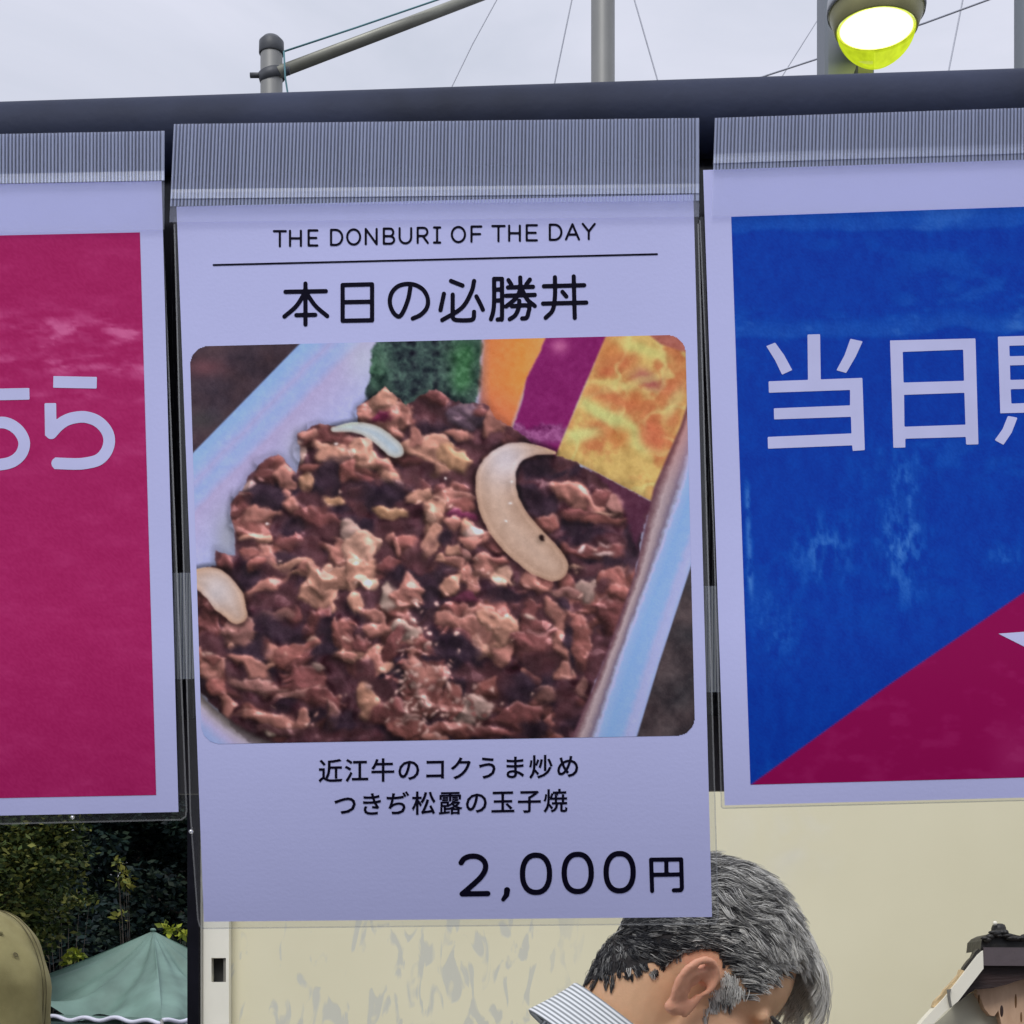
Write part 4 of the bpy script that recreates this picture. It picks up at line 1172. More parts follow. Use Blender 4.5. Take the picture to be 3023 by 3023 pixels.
# ================================================================== the stall behind: cream wall, post board, floor
WD = 2.3
M_cream = None
def wall_mat():
    m, n, l, b = new_mat("peeling_cream_paint")
    b.inputs["Roughness"].default_value = 0.5
    t = n.new("ShaderNodeTexCoord")
    sp = n.new("ShaderNodeSeparateXYZ")
    l.new(t.outputs["Object"], sp.inputs[0])
    m1 = n.new("ShaderNodeMapping")
    m1.inputs["Scale"].default_value = (1.0, 1.0, 0.36)
    l.new(t.outputs["Object"], m1.inputs["Vector"])
    z = n.new("ShaderNodeTexNoise")
    z.inputs["Scale"].default_value = 44
    z.inputs["Detail"].default_value = 2.6
    z.inputs["Roughness"].default_value = 0.45
    z.inputs["Distortion"].default_value = 1.1
    l.new(m1.outputs[0], z.inputs["Vector"])
    # peeling is confined to the left part of the wall (it stops short of the man's collar)
    xr = n.new("ShaderNodeValToRGB")
    xr.color_ramp.interpolation = 'B_SPLINE'
    els = xr.color_ramp.elements
    els[0].position, els[0].color = 0.0, (.02, .02, .02, 1)
    els[1].position, els[1].color = 1.0, (-.06, -.06, -.06, 1)
    for p, v in ((.03, .04), (.10, .07), (.22, .135), (.36, .16), (.44, .15), (.53, -.02)):
        e = els.new(p)
        e.color = (v, v, v, 1)
    l.new(sp.outputs["X"], xr.inputs["Fac"])
    th = n.new("ShaderNodeMath")
    th.operation = 'ADD'
    l.new(z.outputs["Fac"], th.inputs[0])
    l.new(xr.outputs["Color"], th.inputs[1])
    st = n.new("ShaderNodeMapRange")
    st.inputs["From Min"].default_value = 0.66
    st.inputs["From Max"].default_value = 0.725
    l.new(th.outputs[0], st.inputs["Value"])
    big = n.new("ShaderNodeTexNoise")
    big.inputs["Scale"].default_value = 3.5
    big.inputs["Detail"].default_value = 5
    l.new(t.outputs["Object"], big.inputs["Vector"])
    cr_ = n.new("ShaderNodeValToRGB")
    cr_.color_ramp.elements[0].position = .3
    cr_.color_ramp.elements[0].color = (.82, .765, .525, 1)
    cr_.color_ramp.elements[1].position = .7
    cr_.color_ramp.elements[1].color = (.90, .845, .60, 1)
    l.new(big.outputs["Fac"], cr_.inputs["Fac"])
    mixc = n.new("ShaderNodeMixRGB")
    xm = n.new("ShaderNodeMapRange")
    xm.inputs["From Min"].default_value = .40
    xm.inputs["From Max"].default_value = .50
    xm.inputs["To Min"].default_value = 1
    xm.inputs["To Max"].default_value = 0
    l.new(sp.outputs["X"], xm.inputs["Value"])
    st2 = n.new("ShaderNodeMath")
    st2.operation = 'MULTIPLY'
    l.new(st.outputs["Result"], st2.inputs[0])
    l.new(xm.outputs["Result"], st2.inputs[1])
    mixc.inputs["Color2"].default_value = (.69, .68, .56, 1)
    l.new(st2.outputs[0], mixc.inputs["Fac"])
    l.new(cr_.outputs["Color"], mixc.inputs["Color1"])
    l.new(mixc.outputs["Color"], b.inputs["Base Color"])
    bp = n.new("ShaderNodeBump")
    bp.inputs["Strength"].default_value = .08
    bp.inputs["Distance"].default_value = .0015
    bp.invert = True
    l.new(st2.outputs[0], bp.inputs["Height"])
    l.new(bp.outputs[0], b.inputs["Normal"])
    return m
M_cream = wall_mat()
M_postb = mat("cream_painted_board", (.93, .90, .76), .5, .04, 14, bump=.15)
M_trim = mat("black_rubber_edge", (.006, .006, .010), .8, .3, 30, spec=.1)
M_hole = mat("dark_hollow", (.02, .02, .02), .7, .4, 60)
M_greyp = mat("grey_bracket", (.22, .21, .18), .5, .2, 60)
wx0 = P(676, 3000, WD)[0]
WT = 1.6 + (HOR - 1180) / FPX * WD
wall = thing("stall_wall", "cream painted back wall of the stall with peeling grey patches, behind the grey haired man", "wall", (wx0, WD, 0))
MB().box((wx0 - 0.035, WD, 0), (wx0 + 3.6, WD + .05, WT)).build("wall_panel", M_cream, wall)
bx0, bx1 = P(600, 3000, WD - .02)[0], P(676, 3000, WD - .02)[0]
hx0, hx1 = P(624, 2850, WD - .02)[0], P(667, 2850, WD - .02)[0]
hz0, hz1_ = P(0, 2899, WD - .02)[2], P(0, 2828, WD - .02)[2]
y0, y1 = WD - .02, WD - .001
pb = MB().box((bx0, y0, 0), (bx1, y1, hz0)).box((bx0, y0, hz1_), (bx1, y1, WT)).box((bx0, y0, hz0), (hx0, y1, hz1_)).box((hx1, y0, hz0), (bx1, y1, hz1_))
pbo = pb.build("edge_board", M_postb, wall)
MB().box((hx0, y1 - .0006, hz0), (hx1, y1 - .0001, hz1_)).build("slot", M_hole, pbo)
MB().box((hx1 - .004, y0 + .004, hz0), (hx1 - .0005, y1 - .001, hz1_)).build("latch_plate", M_greyp, pbo)
MB().box((P(592, 0, WD - .015)[0], WD - .018, 0), (bx0 - .0012, WD - .002, WT)).build("seam_strip", M_postb, wall)
MB().box((P(557, 0, WD - .02)[0], WD - .03, 0), (P(591, 0, WD - .02)[0], WD + .05, WT)).build("edge_trim", M_trim, wall)
M_floor = mat("stall_floor_boards", (.12, .10, .08), .7, .3, 8)
FZ = 0.18
MB().box((wx0 - .1, 1.15, 0), (wx0 + 3.6, WD - .035, FZ)).build("stall_floor", M_floor)["kind"] = "structure"

# ================================================================== poles, wires and the lamp
M_galv = mat("galvanised_steel", (.30, .30, .285), .45, .14, 5, metal=.35, bump=.1, bscale=60, stretch=(1, 1, .3))
M_dkst = mat("dark_steel", (.075, .08, .09), .5, .2, 20)
M_olive = mat("olive_grey_pipe", (.30, .30, .25), .42, .15, 5, metal=.25)
M_grey = mat("grey_painted_pole", (.215, .24, .27), .5, .10, 2.0, stretch=(1, 1, .3))
M_wire = mat("grey_wire", (.62, .64, .72), .6, .1, 4)
M_teal = mat("teal_cord", (.10, .24, .27), .7, .1, 10)
PD = 7.7
c0 = P(801.5, 200, PD)
pr_ = .0497
pst = thing("steel_post", "short round steel post with a cap and clamp, left of the slanted pipe", "post", (c0[0], PD, 0), "posts standing behind the stall")
topz = P(0, 112, PD)[2]
MB().lathe([(pr_, 0), (pr_, topz - .05), (pr_, topz - .02)], (c0[0], PD, 0), n=32).build("shaft", M_galv, pst, True)
MB().lathe([(pr_ + .004, topz - .075), (pr_ + .007, topz - .07), (pr_ + .006, topz - .02), (pr_ * .75, topz), (.0001, topz + .004)], (c0[0], PD, 0), n=32).build("cap", M_dkst, pst, True)
zc = P(0, 226, PD)[2]
MB().lathe([(pr_ + .001, -.024), (pr_ + .008, -.022), (pr_ + .008, .022), (pr_ + .001, .024)], (c0[0], PD, zc), (-.30, -.12, 1), n=32).build("clamp", M_dkst, pst, True)
MB().tube([(c0[0] - .095, PD - .01, zc), (c0[0] - .03, PD - .01, zc)], .012, 10).build("bolt", M_dkst, pst, True)
MB().tube([(c0[0] + .03, PD - .02, zc + .012), (c0[0] + .085, PD - .02, zc + .014)], .018, 10).build("pipe_socket", M_dkst, pst, True)
d0, d1 = P(842, 206, PD), P(1400, -6, PD + .7)
kk = next(k for k in np.linspace(1, 6, 500) if 1511.5 + FPX * (d0 + (d1 - d0) * k)[0] / (d0 + (d1 - d0) * k)[1] > 2509)
d2 = d0 + (d1 - d0) * kk
e0 = P(1450, 0, 1)      # (only the direction matters; the pipe runs on to a far post out of the picture)
dp = thing("slanted_pipe", "slanted olive grey pipe rising to the right from the short steel post", "pipe", d0)
MB().tube([d0 + (d0 - d1) * .04, d1, d2], .0262, 20).build("pipe", M_olive, dp, True)
fz = d2[2]
MB().tube([(d2[0], d2[1], 0), (d2[0], d2[1], fz)], .05, 20).build("far_post", M_galv, dp, True)

def round_pole(px0_, px1_, d, label, top=9.0, sq=False):
    x0, x1 = P(px0_, 0, d)[0], P(px1_, 0, d)[0]
    o = thing("steel_pole", label, "pole", ((x0 + x1) / 2, d, 0), "posts standing behind the stall")
    if sq:
        h = (x1 - x0) / 2
        w = MB()
        n = 4
        bv = .012
        c = (x0 + x1) / 2
        pts = [(-h + bv, -h), (h - bv, -h), (h, -h + bv), (h, h - bv), (h - bv, h), (-h + bv, h), (-h, h - bv), (-h, -h + bv)]
        w.prism([(c + a_, d + h + b_, 0) for a_, b_ in pts], (0, 0, top))
        w.build("shaft", M_grey, o)
    else:
        MB().lathe([((x1 - x0) / 2, 0), ((x1 - x0) / 2, top)], ((x0 + x1) / 2, d, 0), n=32).build("shaft", M_galv if px0_ < 2900 else M_grey, o, True)
    for z in (.0,):
        MB().box((x0 - .05, d - .1, 0), (x1 + .05, d + .1, .02)).build("base_plate", M_dkst, o)
    return o
round_pole(1745, 1815, 7.2, "tall round steel pole rising between the slanted pipe and the lamp")
lp = round_pole(2436, 2582, 6.5, "wide flat grey pole just behind the lit lamp", sq=True)
round_pole(2995, 3075, 6.9, "grey pole cut off by the right edge of the photo")

def wire(pts, r, d, label, m=None, name="guy_wire", grp="thin wires against the sky"):
    w = [P(x, y, d + dd_) for x, y, dd_ in pts]
    # up to where it is tied, and down to its peg in the ground
    u_ = w[0] - w[1]
    ex0 = w[0] + u_ * (max(0.3, 9.0 - w[0][2]) / max(u_[2], .08) if name == 'guy_wire' else 1.5)
    v_ = w[-1] - w[-2]
    ex1 = w[-1] + v_ * (w[-1][2] / -v_[2]) if (v_[2] < -.02 and name == 'guy_wire') else w[-1]
    full = [ex0] + w + [ex1]
    t = thing(name, label, "wire", full[0], grp)
    MB().tube(full, r, 6).build("strand", m or M_wire, t, True)
    return t
def anchor(o, top, bot):
    MB().tube([bot, top], .03, 10).build("anchor_post", M_galv, o, True)
SP = 6.0
wire([(1466, 0, 1), (1395, 130, 1), (1328, 268, 1), (1150, 620, 1), (1140, 2500, 1)], 0.0032, SP + 2, "thin slack wire nearest the slanted pipe, leaning left")
wire([(1688, 0, 1), (1635, 256, 1), (1560, 620, 1)], 0.0042, SP + 2, "thin wire just left of the tall round pole")
wire([(1873, 0, 1), (1945, 250, 1), (2060, 650, 1)], 0.0042, SP + 2, "thin wire just right of the tall round pole, leaning right")
wire([(2424, 42, 1), (2306, 230, 1), (2080, 590, 1)], 0.0030, SP + 2, "thin pale wire slanting down to the left of the lamp pole")
wire([(2915, 0, .4), (2730, 68, .6), (2436, 166, 1), (2210, 240, 1.2), (1700, 420, 1.6)], 0.0045, SP + 1, "grey cable crossing behind the lamp, rising to the right")
wire([(2842, 0, 1), (2800, 212, 1), (2720, 620, 1)], 0.0048, SP + 2, "thin wire between the lamp and the right hand pole")
t = wire([(1290, 0, .55), (1050, 82, .3), (838, 152, .02)], .0042, PD - .06, "teal cord stretched above the slanted pipe to the short post", M_teal, "teal_cord", None)
a_, b_, c_ = P(838, 152, PD - .05), P(842, 228, PD - .06), P(852, 292, PD - .06)
MB().tube([a_, b_, c_, P(860, 420, PD - .06)], .0045, 6).build("loose_end", M_teal, t, True)

LD = 6.3
LC = P(2587, 86, LD)          # centre of the lamp's mouth
M_house = mat("pale_grey_lamp_housing", (.42, .44, .46), .35, .06, 10)
M_rim = mat("lamp_rim", (.44, .42, .20), .35, .10, 12)  # yellow of the lamp's glow is mixed into this colour
def bowl_mat():
    """thin glowing yellow-green glass one can partly see through"""
    m = bpy.data.materials.new("lit_refractor_bowl")
    m.use_nodes = True
    n, l = m.node_tree.nodes, m.node_tree.links
    n.clear()
    o = n.new("ShaderNodeOutputMaterial")
    tr = n.new("ShaderNodeBsdfTransparent")
    tr.inputs["Color"].default_value = (.95, 1, .3, 1)
    em = n.new("ShaderNodeEmission")
    em.inputs["Color"].default_value = (.60, .74, .03, 1)
    t = n.new("ShaderNodeTexCoord")
    mpn = n.new("ShaderNodeMapping")
    mpn.inputs["Scale"].default_value = (1, 1, .08)
    l.new(t.outputs["Object"], mpn.inputs[0])
    wv = n.new("ShaderNodeTexNoise")
    wv.inputs["Scale"].default_value = 34
    l.new(mpn.outputs[0], wv.inputs["Vector"])
    mr2 = n.new("ShaderNodeMapRange")
    mr2.inputs["From Min"].default_value = .3
    mr2.inputs["From Max"].default_value = .7
    mr2.inputs["To Min"].default_value = .78
    mr2.inputs["To Max"].default_value = 1.22
    l.new(wv.outputs["Fac"], mr2.inputs["Value"])
    l.new(mr2.outputs[0], em.inputs["Strength"])
    mx_ = n.new("ShaderNodeMixShader")
    mx_.inputs[0].default_value = .55
    l.new(tr.outputs[0], mx_.inputs[1])
    l.new(em.outputs[0], mx_.inputs[2])
    l.new(mx_.outputs[0], o.inputs["Surface"])
    return m
def disc_mat():
    m = bpy.data.materials.new("lamp_light")
    m.use_nodes = True
    n, l = m.node_tree.nodes, m.node_tree.links
    n.clear()
    o = n.new("ShaderNodeOutputMaterial")
    em = n.new("ShaderNodeEmission")
    em.inputs["Color"].default_value = (1, 1, 1, 1)
    em.inputs["Strength"].default_value = 7
    l.new(em.outputs[0], o.inputs["Surface"])
    return m
lamp = thing("street_lamp", "lit oval lamp head with a glowing yellow green bowl, before a wide pole", "street lamp", LC)
prof = []
for q in np.linspace(0, 1, 22):
    rr_ = .143 * (1 - q ** 1.9) ** .72
    prof.append((max(rr_, .0001), -.140 * q))
mb = MB().lathe(prof, LC, n=48)
mb.build("lit_bowl", bowl_mat(), lamp, True)
MB().lathe([(.0001, .001), (.133, .001)], LC, n=48).build('lit_disc', disc_mat(), lamp)
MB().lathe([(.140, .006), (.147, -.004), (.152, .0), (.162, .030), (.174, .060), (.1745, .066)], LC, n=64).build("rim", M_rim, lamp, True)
MB().lathe([(.1745, .062), (.178, .058), (.181, .075), (.178, .11), (.16, .16), (.12, .205), (.06, .235), (.0001, .245)], LC, n=64).build("housing", M_house, lamp, True)
az = LC[2] + .15
MB().tube([LC + np.array([-.02, .12, .15]), LC + np.array([-.06, .30, .13])], .035, 16).build("arm", M_house, lamp, True)
s0 = P(2552, 205, 6.44)
MB().box((s0[0] - .028, 6.42, s0[2] - .10), (s0[0] + .028, 6.499, s0[2] + .02)).build("bracket", M_dkst, lamp)

# ================================================================== trees far behind, left
def leaf_mat(name, rough=.5):
    m, n, l, b = new_mat(name)
    a_ = n.new("ShaderNodeAttribute")
    a_.attribute_name = "Col"
    l.new(a_.outputs["Color"], b.inputs["Base Color"])
    b.inputs["Roughness"].default_value = rough
    b.inputs["Specular IOR Level"].default_value = .12
    return m
M_leaf = leaf_mat("leaves")
M_bark = mat("bark", (.06, .048, .038), .85, .35, 9, bump=.6, bscale=30, stretch=(1, 1, .2))
def leaves(centres, radii, n_each, size, tones, rng, flat=.5, aim=None):
    """folded leaf blades scattered through clumps"""
    C_ = np.repeat(centres, n_each, 0)
    Rr_ = np.repeat(radii, n_each)[:, None]
    n = len(C_)
    p = rng.normal(size=(n, 3))
    p /= np.linalg.norm(p, axis=1, keepdims=True)
    p = C_ + p * Rr_ * rng.random((n, 1)) ** .5 * np.array([1, 1, .75])
    u = rng.normal(size=(n, 3))
    u[:, 2] *= flat
    u /= np.linalg.norm(u, axis=1, keepdims=True)
    w = np.cross(u, rng.normal(size=(n, 3)))
    w /= np.linalg.norm(w, axis=1, keepdims=True) + 1e-9
    s = size * rng.uniform(.6, 1.35, (n, 1))
    nn = np.cross(u, w)
    a, b_, c, d = p, p + u * s * .5 + w * s * .26 + nn * s * .06, p + u * s, p + u * s * .5 - w * s * .26 + nn * s * .06
    V = np.stack([a, b_, c, d], 1).reshape(-1, 3)
    F = np.arange(n * 4).reshape(-1, 4)
    F = np.concatenate([F[:, [0, 1, 2]], F[:, [0, 2, 3]]])
    tn = np.asarray(tones)[rng.integers(0, len(tones), n)] * rng.uniform(.6, 1.35, (n, 1))
    cl_t = np.repeat(rng.uniform(.75, 1.3, len(centres)), n_each)[:, None]
    return V, F, np.repeat(tn * cl_t, 4, 0)
def fast_mesh(name, V, F, m, parent, cols):
    off = wloc(parent)
    me = bpy.data.meshes.new(name)
    me.vertices.add(len(V))
    me.vertices.foreach_set("co", (V - off).astype(np.float32).ravel())
    me.loops.add(F.size)
    me.loops.foreach_set("vertex_index", F.astype(np.int32).ravel())
    k = F.shape[1]
    me.polygons.add(len(F))
    me.polygons.foreach_set("loop_start", np.arange(0, F.size, k, dtype=np.int32))
    a = me.color_attributes.new("Col", 'FLOAT_COLOR', 'POINT')
    c4 = np.ones((len(V), 4), np.float32)
    c4[:, :3] = cols
    a.data.foreach_set("color", c4.ravel())
    me.update(calc_edges=True)
    me.validate()
    return link(name, me, m, parent)
def tree(label, base, h, crown_r, z0, n_cl, n_leaf, size, tones, seed, grp="trees behind the green canopy", name="evergreen_tree"):
    rng = np.random.default_rng(seed)
    o = thing(name, label, "tree", base, grp)
    bx, by, bz = base
    tr = MB()
    pts = [(bx + .12 * math.sin(i * 1.3), by + .1 * math.cos(i), h * .8 * i / 6) for i in range(7)]
    tr.tube(pts, list(np.linspace(.26, .06, 7)), 10)
    for k in range(16):
        z = z0 + (h * .75 - z0) * k / 15
        an = k * 2.4
        L = crown_r * rng.uniform(.5, .85)
        tr.tube([(bx, by, z), (bx + L * .5 * math.cos(an), by + L * .5 * math.sin(an), z + .35), (bx + L * math.cos(an), by + L * math.sin(an), z + .5 + .4 * rng.random())], [.07, .045, .015], 6)
    tr.build("trunk", M_bark, o, True)
    d = rng.normal(size=(n_cl, 3))
    d /= np.linalg.norm(d, axis=1, keepdims=True)
    rad = rng.uniform(.45, 1.0, (n_cl, 1)) ** .6
    cz = (z0 + h) / 2
    cen = np.array([bx, by, cz]) + d * rad * np.array([crown_r, crown_r, (h - z0) / 2])
    V, F, c = leaves(cen, rng.uniform(.45, .95, n_cl), n_leaf, size, tones, rng)
    fast_mesh("crown", V, F, M_leaf, o, c)
    return o
DK = [(.012, .024, .022), (.016, .032, .026), (.010, .019, .022), (.022, .036, .022)]
OL = [(.062, .078, .018), (.042, .062, .018), (.028, .045, .016), (.115, .118, .026)]
tree("dark evergreen tree above the peak of the green canopy", (P(430, 0, 40)[0], 40, 0), 11, 4.2, .6, 190, 480, .17, DK, 1)
tree("dark evergreen tree whose crown shows above the olive cap", (P(150, 0, 43)[0], 43, 0), 12, 4.6, .5, 190, 480, .17, DK, 2)
tree("dark evergreen tree beside the stall wall's black edge", (P(640, 0, 37)[0], 37, 0), 10, 4.0, .5, 170, 480, .17, DK, 3)
tree("yellow olive leaved tree at the left edge, over the cap", (P(-60, 0, 27)[0], 27, 0), 7.4, 1.15, 2.0, 70, 420, .115, OL, 4, name="olive_leaved_tree")
def sprig(label, centres, d, n_leaf, r, size, tones, seed, grp="yellow green sprigs against the dark trees"):
    rng = np.random.default_rng(seed)
    cen = np.array([P(x, y, d + .3 * rng.normal()) for x, y in centres])
    o = thing("leafy_sapling", label, "sapling", (cen[:, 0].mean(), d, 0), grp)
    mb = MB()
    root = np.array([cen[:, 0].mean(), d, 0])
    for q in cen:
        mid = root + (q - root) * .6 + np.array([.1, 0, .1])
        mb.tube([root, mid, q], [.014, .007, .003], 5)
    mb.build("stem", M_bark, o, True)
    V, F, c = leaves(cen, np.full(len(cen), r), n_leaf, size, tones, rng, .8)
    fast_mesh("foliage", V, F, M_leaf, o, c)
YG = [(.30, .34, .03), (.42, .44, .05), (.18, .22, .03)]
OY = [(.16, .17, .03), (.24, .23, .05), (.08, .10, .03)]
sprig("yellow leaved sapling whose branch hangs right of centre over the canopy", [(345, 2545), (362, 2575), (378, 2590), (352, 2600), (372, 2612)], 33, 16, .10, .15, OY, 11)
sprig("small yellowish sapling just above the canopy's peak, left side", [(360, 2695), (352, 2712)], 32.5, 9, .08, .16, OY, 12)
sprig("olive sapling with a long leafy branch reaching right of the cap", [(140, 2625), (170, 2640), (205, 2660), (235, 2665), (265, 2655), (180, 2680), (120, 2600), (90, 2580), (75, 2650), (60, 2700)], 31, 60, .20, .12, OL, 13)
sprig("bright yellow green sapling peeking over the canopy's left slope", [(205, 2822), (222, 2815), (200, 2838), (232, 2822)], 29, 18, .10, .16, YG, 14)
sprig("bright yellow green sapling peeking over the canopy right of its peak", [(492, 2742), (508, 2745), (530, 2752), (545, 2757)], 29.5, 14, .08, .15, YG, 15)

rng = np.random.default_rng(77)
wo = bpy.data.objects.new("tmp", None)
cen = np.stack([rng.uniform(-30, 14, 330), rng.uniform(50, 57, 330), rng.uniform(.3, 11.5, 330)], 1)
V, F, c = leaves(cen, rng.uniform(.9, 1.6, 330), 130, .5, DK, rng)
fast_mesh("distant_wood", V, F, M_leaf, None, c)["kind"] = "stuff"
bpy.data.objects.remove(wo)

# ================================================================== the green canopy tent
M_tent = mat("green_canopy_cloth", (.155, .25, .205), .6, .25, 1.6, bump=.1, bscale=40)
M_trimw = mat("white_trim_tape", (.72, .72, .82), .6, .05, 10)
TD = 26.0
ap = P(452, 2748, TD + 1.6)
cL, cF, cR = P(-170, 2985, TD + 1.6), P(478, 3010, TD - 1.4), P(1000, 2986, TD + 1.4)
cB = cL + cR - cF
tent = thing("canopy_tent", "pale green canopy tent with white scalloped trim, in front of the dark trees", "canopy tent", (ap[0], ap[1], 0))
rng = np.random.default_rng(8)
def roof_face(a_, b_, seed):
    n, mrows = 60, 40
    r_ = np.random.default_rng(seed)
    ph = r_.uniform(0, 6.28, 12)
    v = []
    nrm = np.cross(b_ - a_, ap - a_)
    nrm = nrm / np.linalg.norm(nrm) * (1 if nrm[2] > 0 else -1) if True else nrm
    for j in range(mrows + 1):
        t_ = j / mrows
        for i in range(n + 1):
            s = i / n
            e_ = a_ + (b_ - a_) * s
            p = ap + (e_ - ap) * t_
            sag = -.20 * math.sin(math.pi * t_) * (.25 + .75 * math.sin(math.pi * s))
            k = t_ * math.sin(math.pi * s) ** .5
            wr = .12 * math.sin(15 * s + 2.4 * math.sin(2.2 * t_ + ph[0]) + ph[1]) * k + .07 * math.sin(29 * s + 5 * t_ + ph[2]) * k
            wr += .16 * math.sin(9 * (s * .5 + t_) + 3 * math.sin(4 * s + ph[3])) * k * (t_ ** 2)
            v.append(p + nrm * (sag + wr))
    f = [(j * (n + 1) + i, (j + 1) * (n + 1) + i, (j + 1) * (n + 1) + i + 1, j * (n + 1) + i + 1) for j in range(mrows) for i in range(n)]
    return v, f
mb = MB()
for k, (p, q) in enumerate(((cL, cF), (cF, cR), (cR, cB), (cB, cL))):
    mb.add(*roof_face(p, q, k))
mb.build("roof_cloth", M_tent, tent, True)
MB().ell(ap + np.array([0, 0, .015]), (.05, .05, .03), nu=16, nv=8).build("peak_cap", M_tent, tent, True)
def scallop(p, q, name, m, zt, zb, outv, nper):
    v, f = [], []
    n = 120
    for i in range(n + 1):
        s = i / n
        e_ = p + (q - p) * s
        z_ = .045 * math.sin(2 * math.pi * nper * s + 1.0) + .02 * math.sin(2 * math.pi * nper * .37 * s)
        for zz in (zt, zb + z_ * .55):
            v.append(e_ + outv + np.array([0, 0, zz]))
    f = [(2 * i, 2 * i + 1, 2 * i + 3, 2 * i + 2) for i in range(n)]
    return v, f
for (p, q, nper) in ((cL, cF, 7.5), (cF, cR, 6.5)):
    o_ = np.cross(q - p, (0, 0, 1.))
    o_ = o_ / np.linalg.norm(o_) * .012
    if o_[1] > 0:
        o_ = -o_
    v, f = scallop(p, q, "", None, .02, -.03, o_ * 1.0, nper)
    MB().add(v, f).build("valance", M_tent, tent, True)
    v2, f2 = [], []
    n = 120
    MBt = MB()
    path = []
    for i in range(n + 1):
        s = i / n
        z_ = .045 * math.sin(2 * math.pi * nper * s + 1.0) + .02 * math.sin(2 * math.pi * nper * .37 * s)
        path.append(p + (q - p) * s + o_ * 1.8 + np.array([0, 0, -.03 + z_ * .55]))
    MBt.tube(path, .034, 6)
    MBt.build("white_trim", M_trimw, tent, True)
for p in (cL, cF, cR, cB):
    MB().tube([(p[0], p[1], 0), (p[0], p[1], p[2])], .03, 10).build("leg", M_galv, tent, True)
# the frame's inner valance, hanging a little inside the scalloped edge
iv, ifc = [], []
ctr = (cL + cF + cR + cB) / 4
for (p, q) in ((cL, cF), (cF, cR), (cR, cB), (cB, cL)):
    for i in range(25):
        e_ = (p + (q - p) * i / 24)
        e_ = e_ + (ctr - e_) * .06
        n0 = len(iv)
        iv += [e_ + np.array([0, 0, -.10]), e_ + np.array([0, .02 * math.sin(i), -.42 + .012 * math.sin(i * 1.7)])]
        if i:
            ifc.append((n0 - 2, n0 - 1, n0 + 1, n0))
MB().add(iv, ifc).build("inner_valance", M_tent, tent, True)
# ================================================================== people
M_skin = None
def skin_mat(name, tone, tone2):
    m = mat(name, tone, .48, .06, 14, col2=tone2, bump=.08, bscale=320)
    b = m.node_tree.nodes["Principled BSDF"]
    b.inputs["Subsurface Weight"].default_value = .12
    b.inputs["Subsurface Radius"].default_value = (.01, .004, .002)
    b.inputs["Subsurface Scale"].default_value = .5
    return m
M_skin = skin_mat("tanned_skin", (.70, .40, .235), (.78, .46, .28))
M_skin2 = skin_mat("skin", (.55, .32, .2), (.6, .36, .24))
M_trous = mat("dark_trousers", (.03, .03, .04), .8, .2, 30, bump=.3)
M_shoe = mat("black_shoes", (.015, .015, .015), .4, .2, 30)
M_jacket = mat("olive_jacket", (.10, .105, .06), .8, .15, 20, bump=.3)

def remesh(mb, name, m, parent, voxel, smooth=4, cols=None):
    """union of overlapping solids as one continuous surface"""
    me = bpy.data.meshes.new("raw")
    me.from_pydata([tuple(v) for v in mb.v], [], mb.f)
    bm = bmesh.new()
    bm.from_mesh(me)
    bmesh.ops.remove_doubles(bm, verts=bm.verts, dist=1e-5)
    bmesh.ops.recalc_face_normals(bm, faces=bm.faces)
    bm.to_mesh(me)
    bm.free()
    o = bpy.data.objects.new("raw", me)
    COL.objects.link(o)
    r_ = o.modifiers.new("r", 'REMESH')
    r_.mode = 'VOXEL'
    r_.voxel_size = voxel
    s_ = o.modifiers.new("s", 'SMOOTH')
    s_.factor = .5
    s_.iterations = smooth
    dg = bpy.context.evaluated_depsgraph_get()
    ev = bpy.data.meshes.new_from_object(o.evaluated_get(dg))
    bpy.data.objects.remove(o)
    V = np.empty(len(ev.vertices) * 3)
    ev.vertices.foreach_get("co", V)
    V = V.reshape(-1, 3)
    F = [list(p.vertices) for p in ev.polygons]
    ob = mesh(name, V, F, m, parent, True)
    return ob, V, F

def hand(mb, wrist, d, side, up):
    """palm, four bent fingers and a thumb"""
    d, side, up = [np.asarray(v, float) / np.linalg.norm(v) for v in (d, side, up)]
    pc = wrist + d * .045
    for k in np.linspace(-.03, .03, 5):
        mb.capsule(wrist + side * k * .7, .014, wrist + d * .088 + side * k, .0125, 10)
    for k, L in zip((-.033, -.011, .011, .032), (.062, .074, .070, .054)):
        a = wrist + d * .088 + side * k
        b_ = a + d * L * .5 - up * L * .10
        c = b_ + d * L * .34 - up * L * .30
        mb.capsule(a, .0092, b_, .0085, 10).capsule(b_, .0085, c, .0072, 10)
    t0 = wrist + d * .025 - side * .032
    t1 = t0 + d * .035 - side * .028
    mb.capsule(t0, .013, t1, .0105, 10).capsule(t1, .0105, t1 + d * .03 - side * .006, .0085, 10)

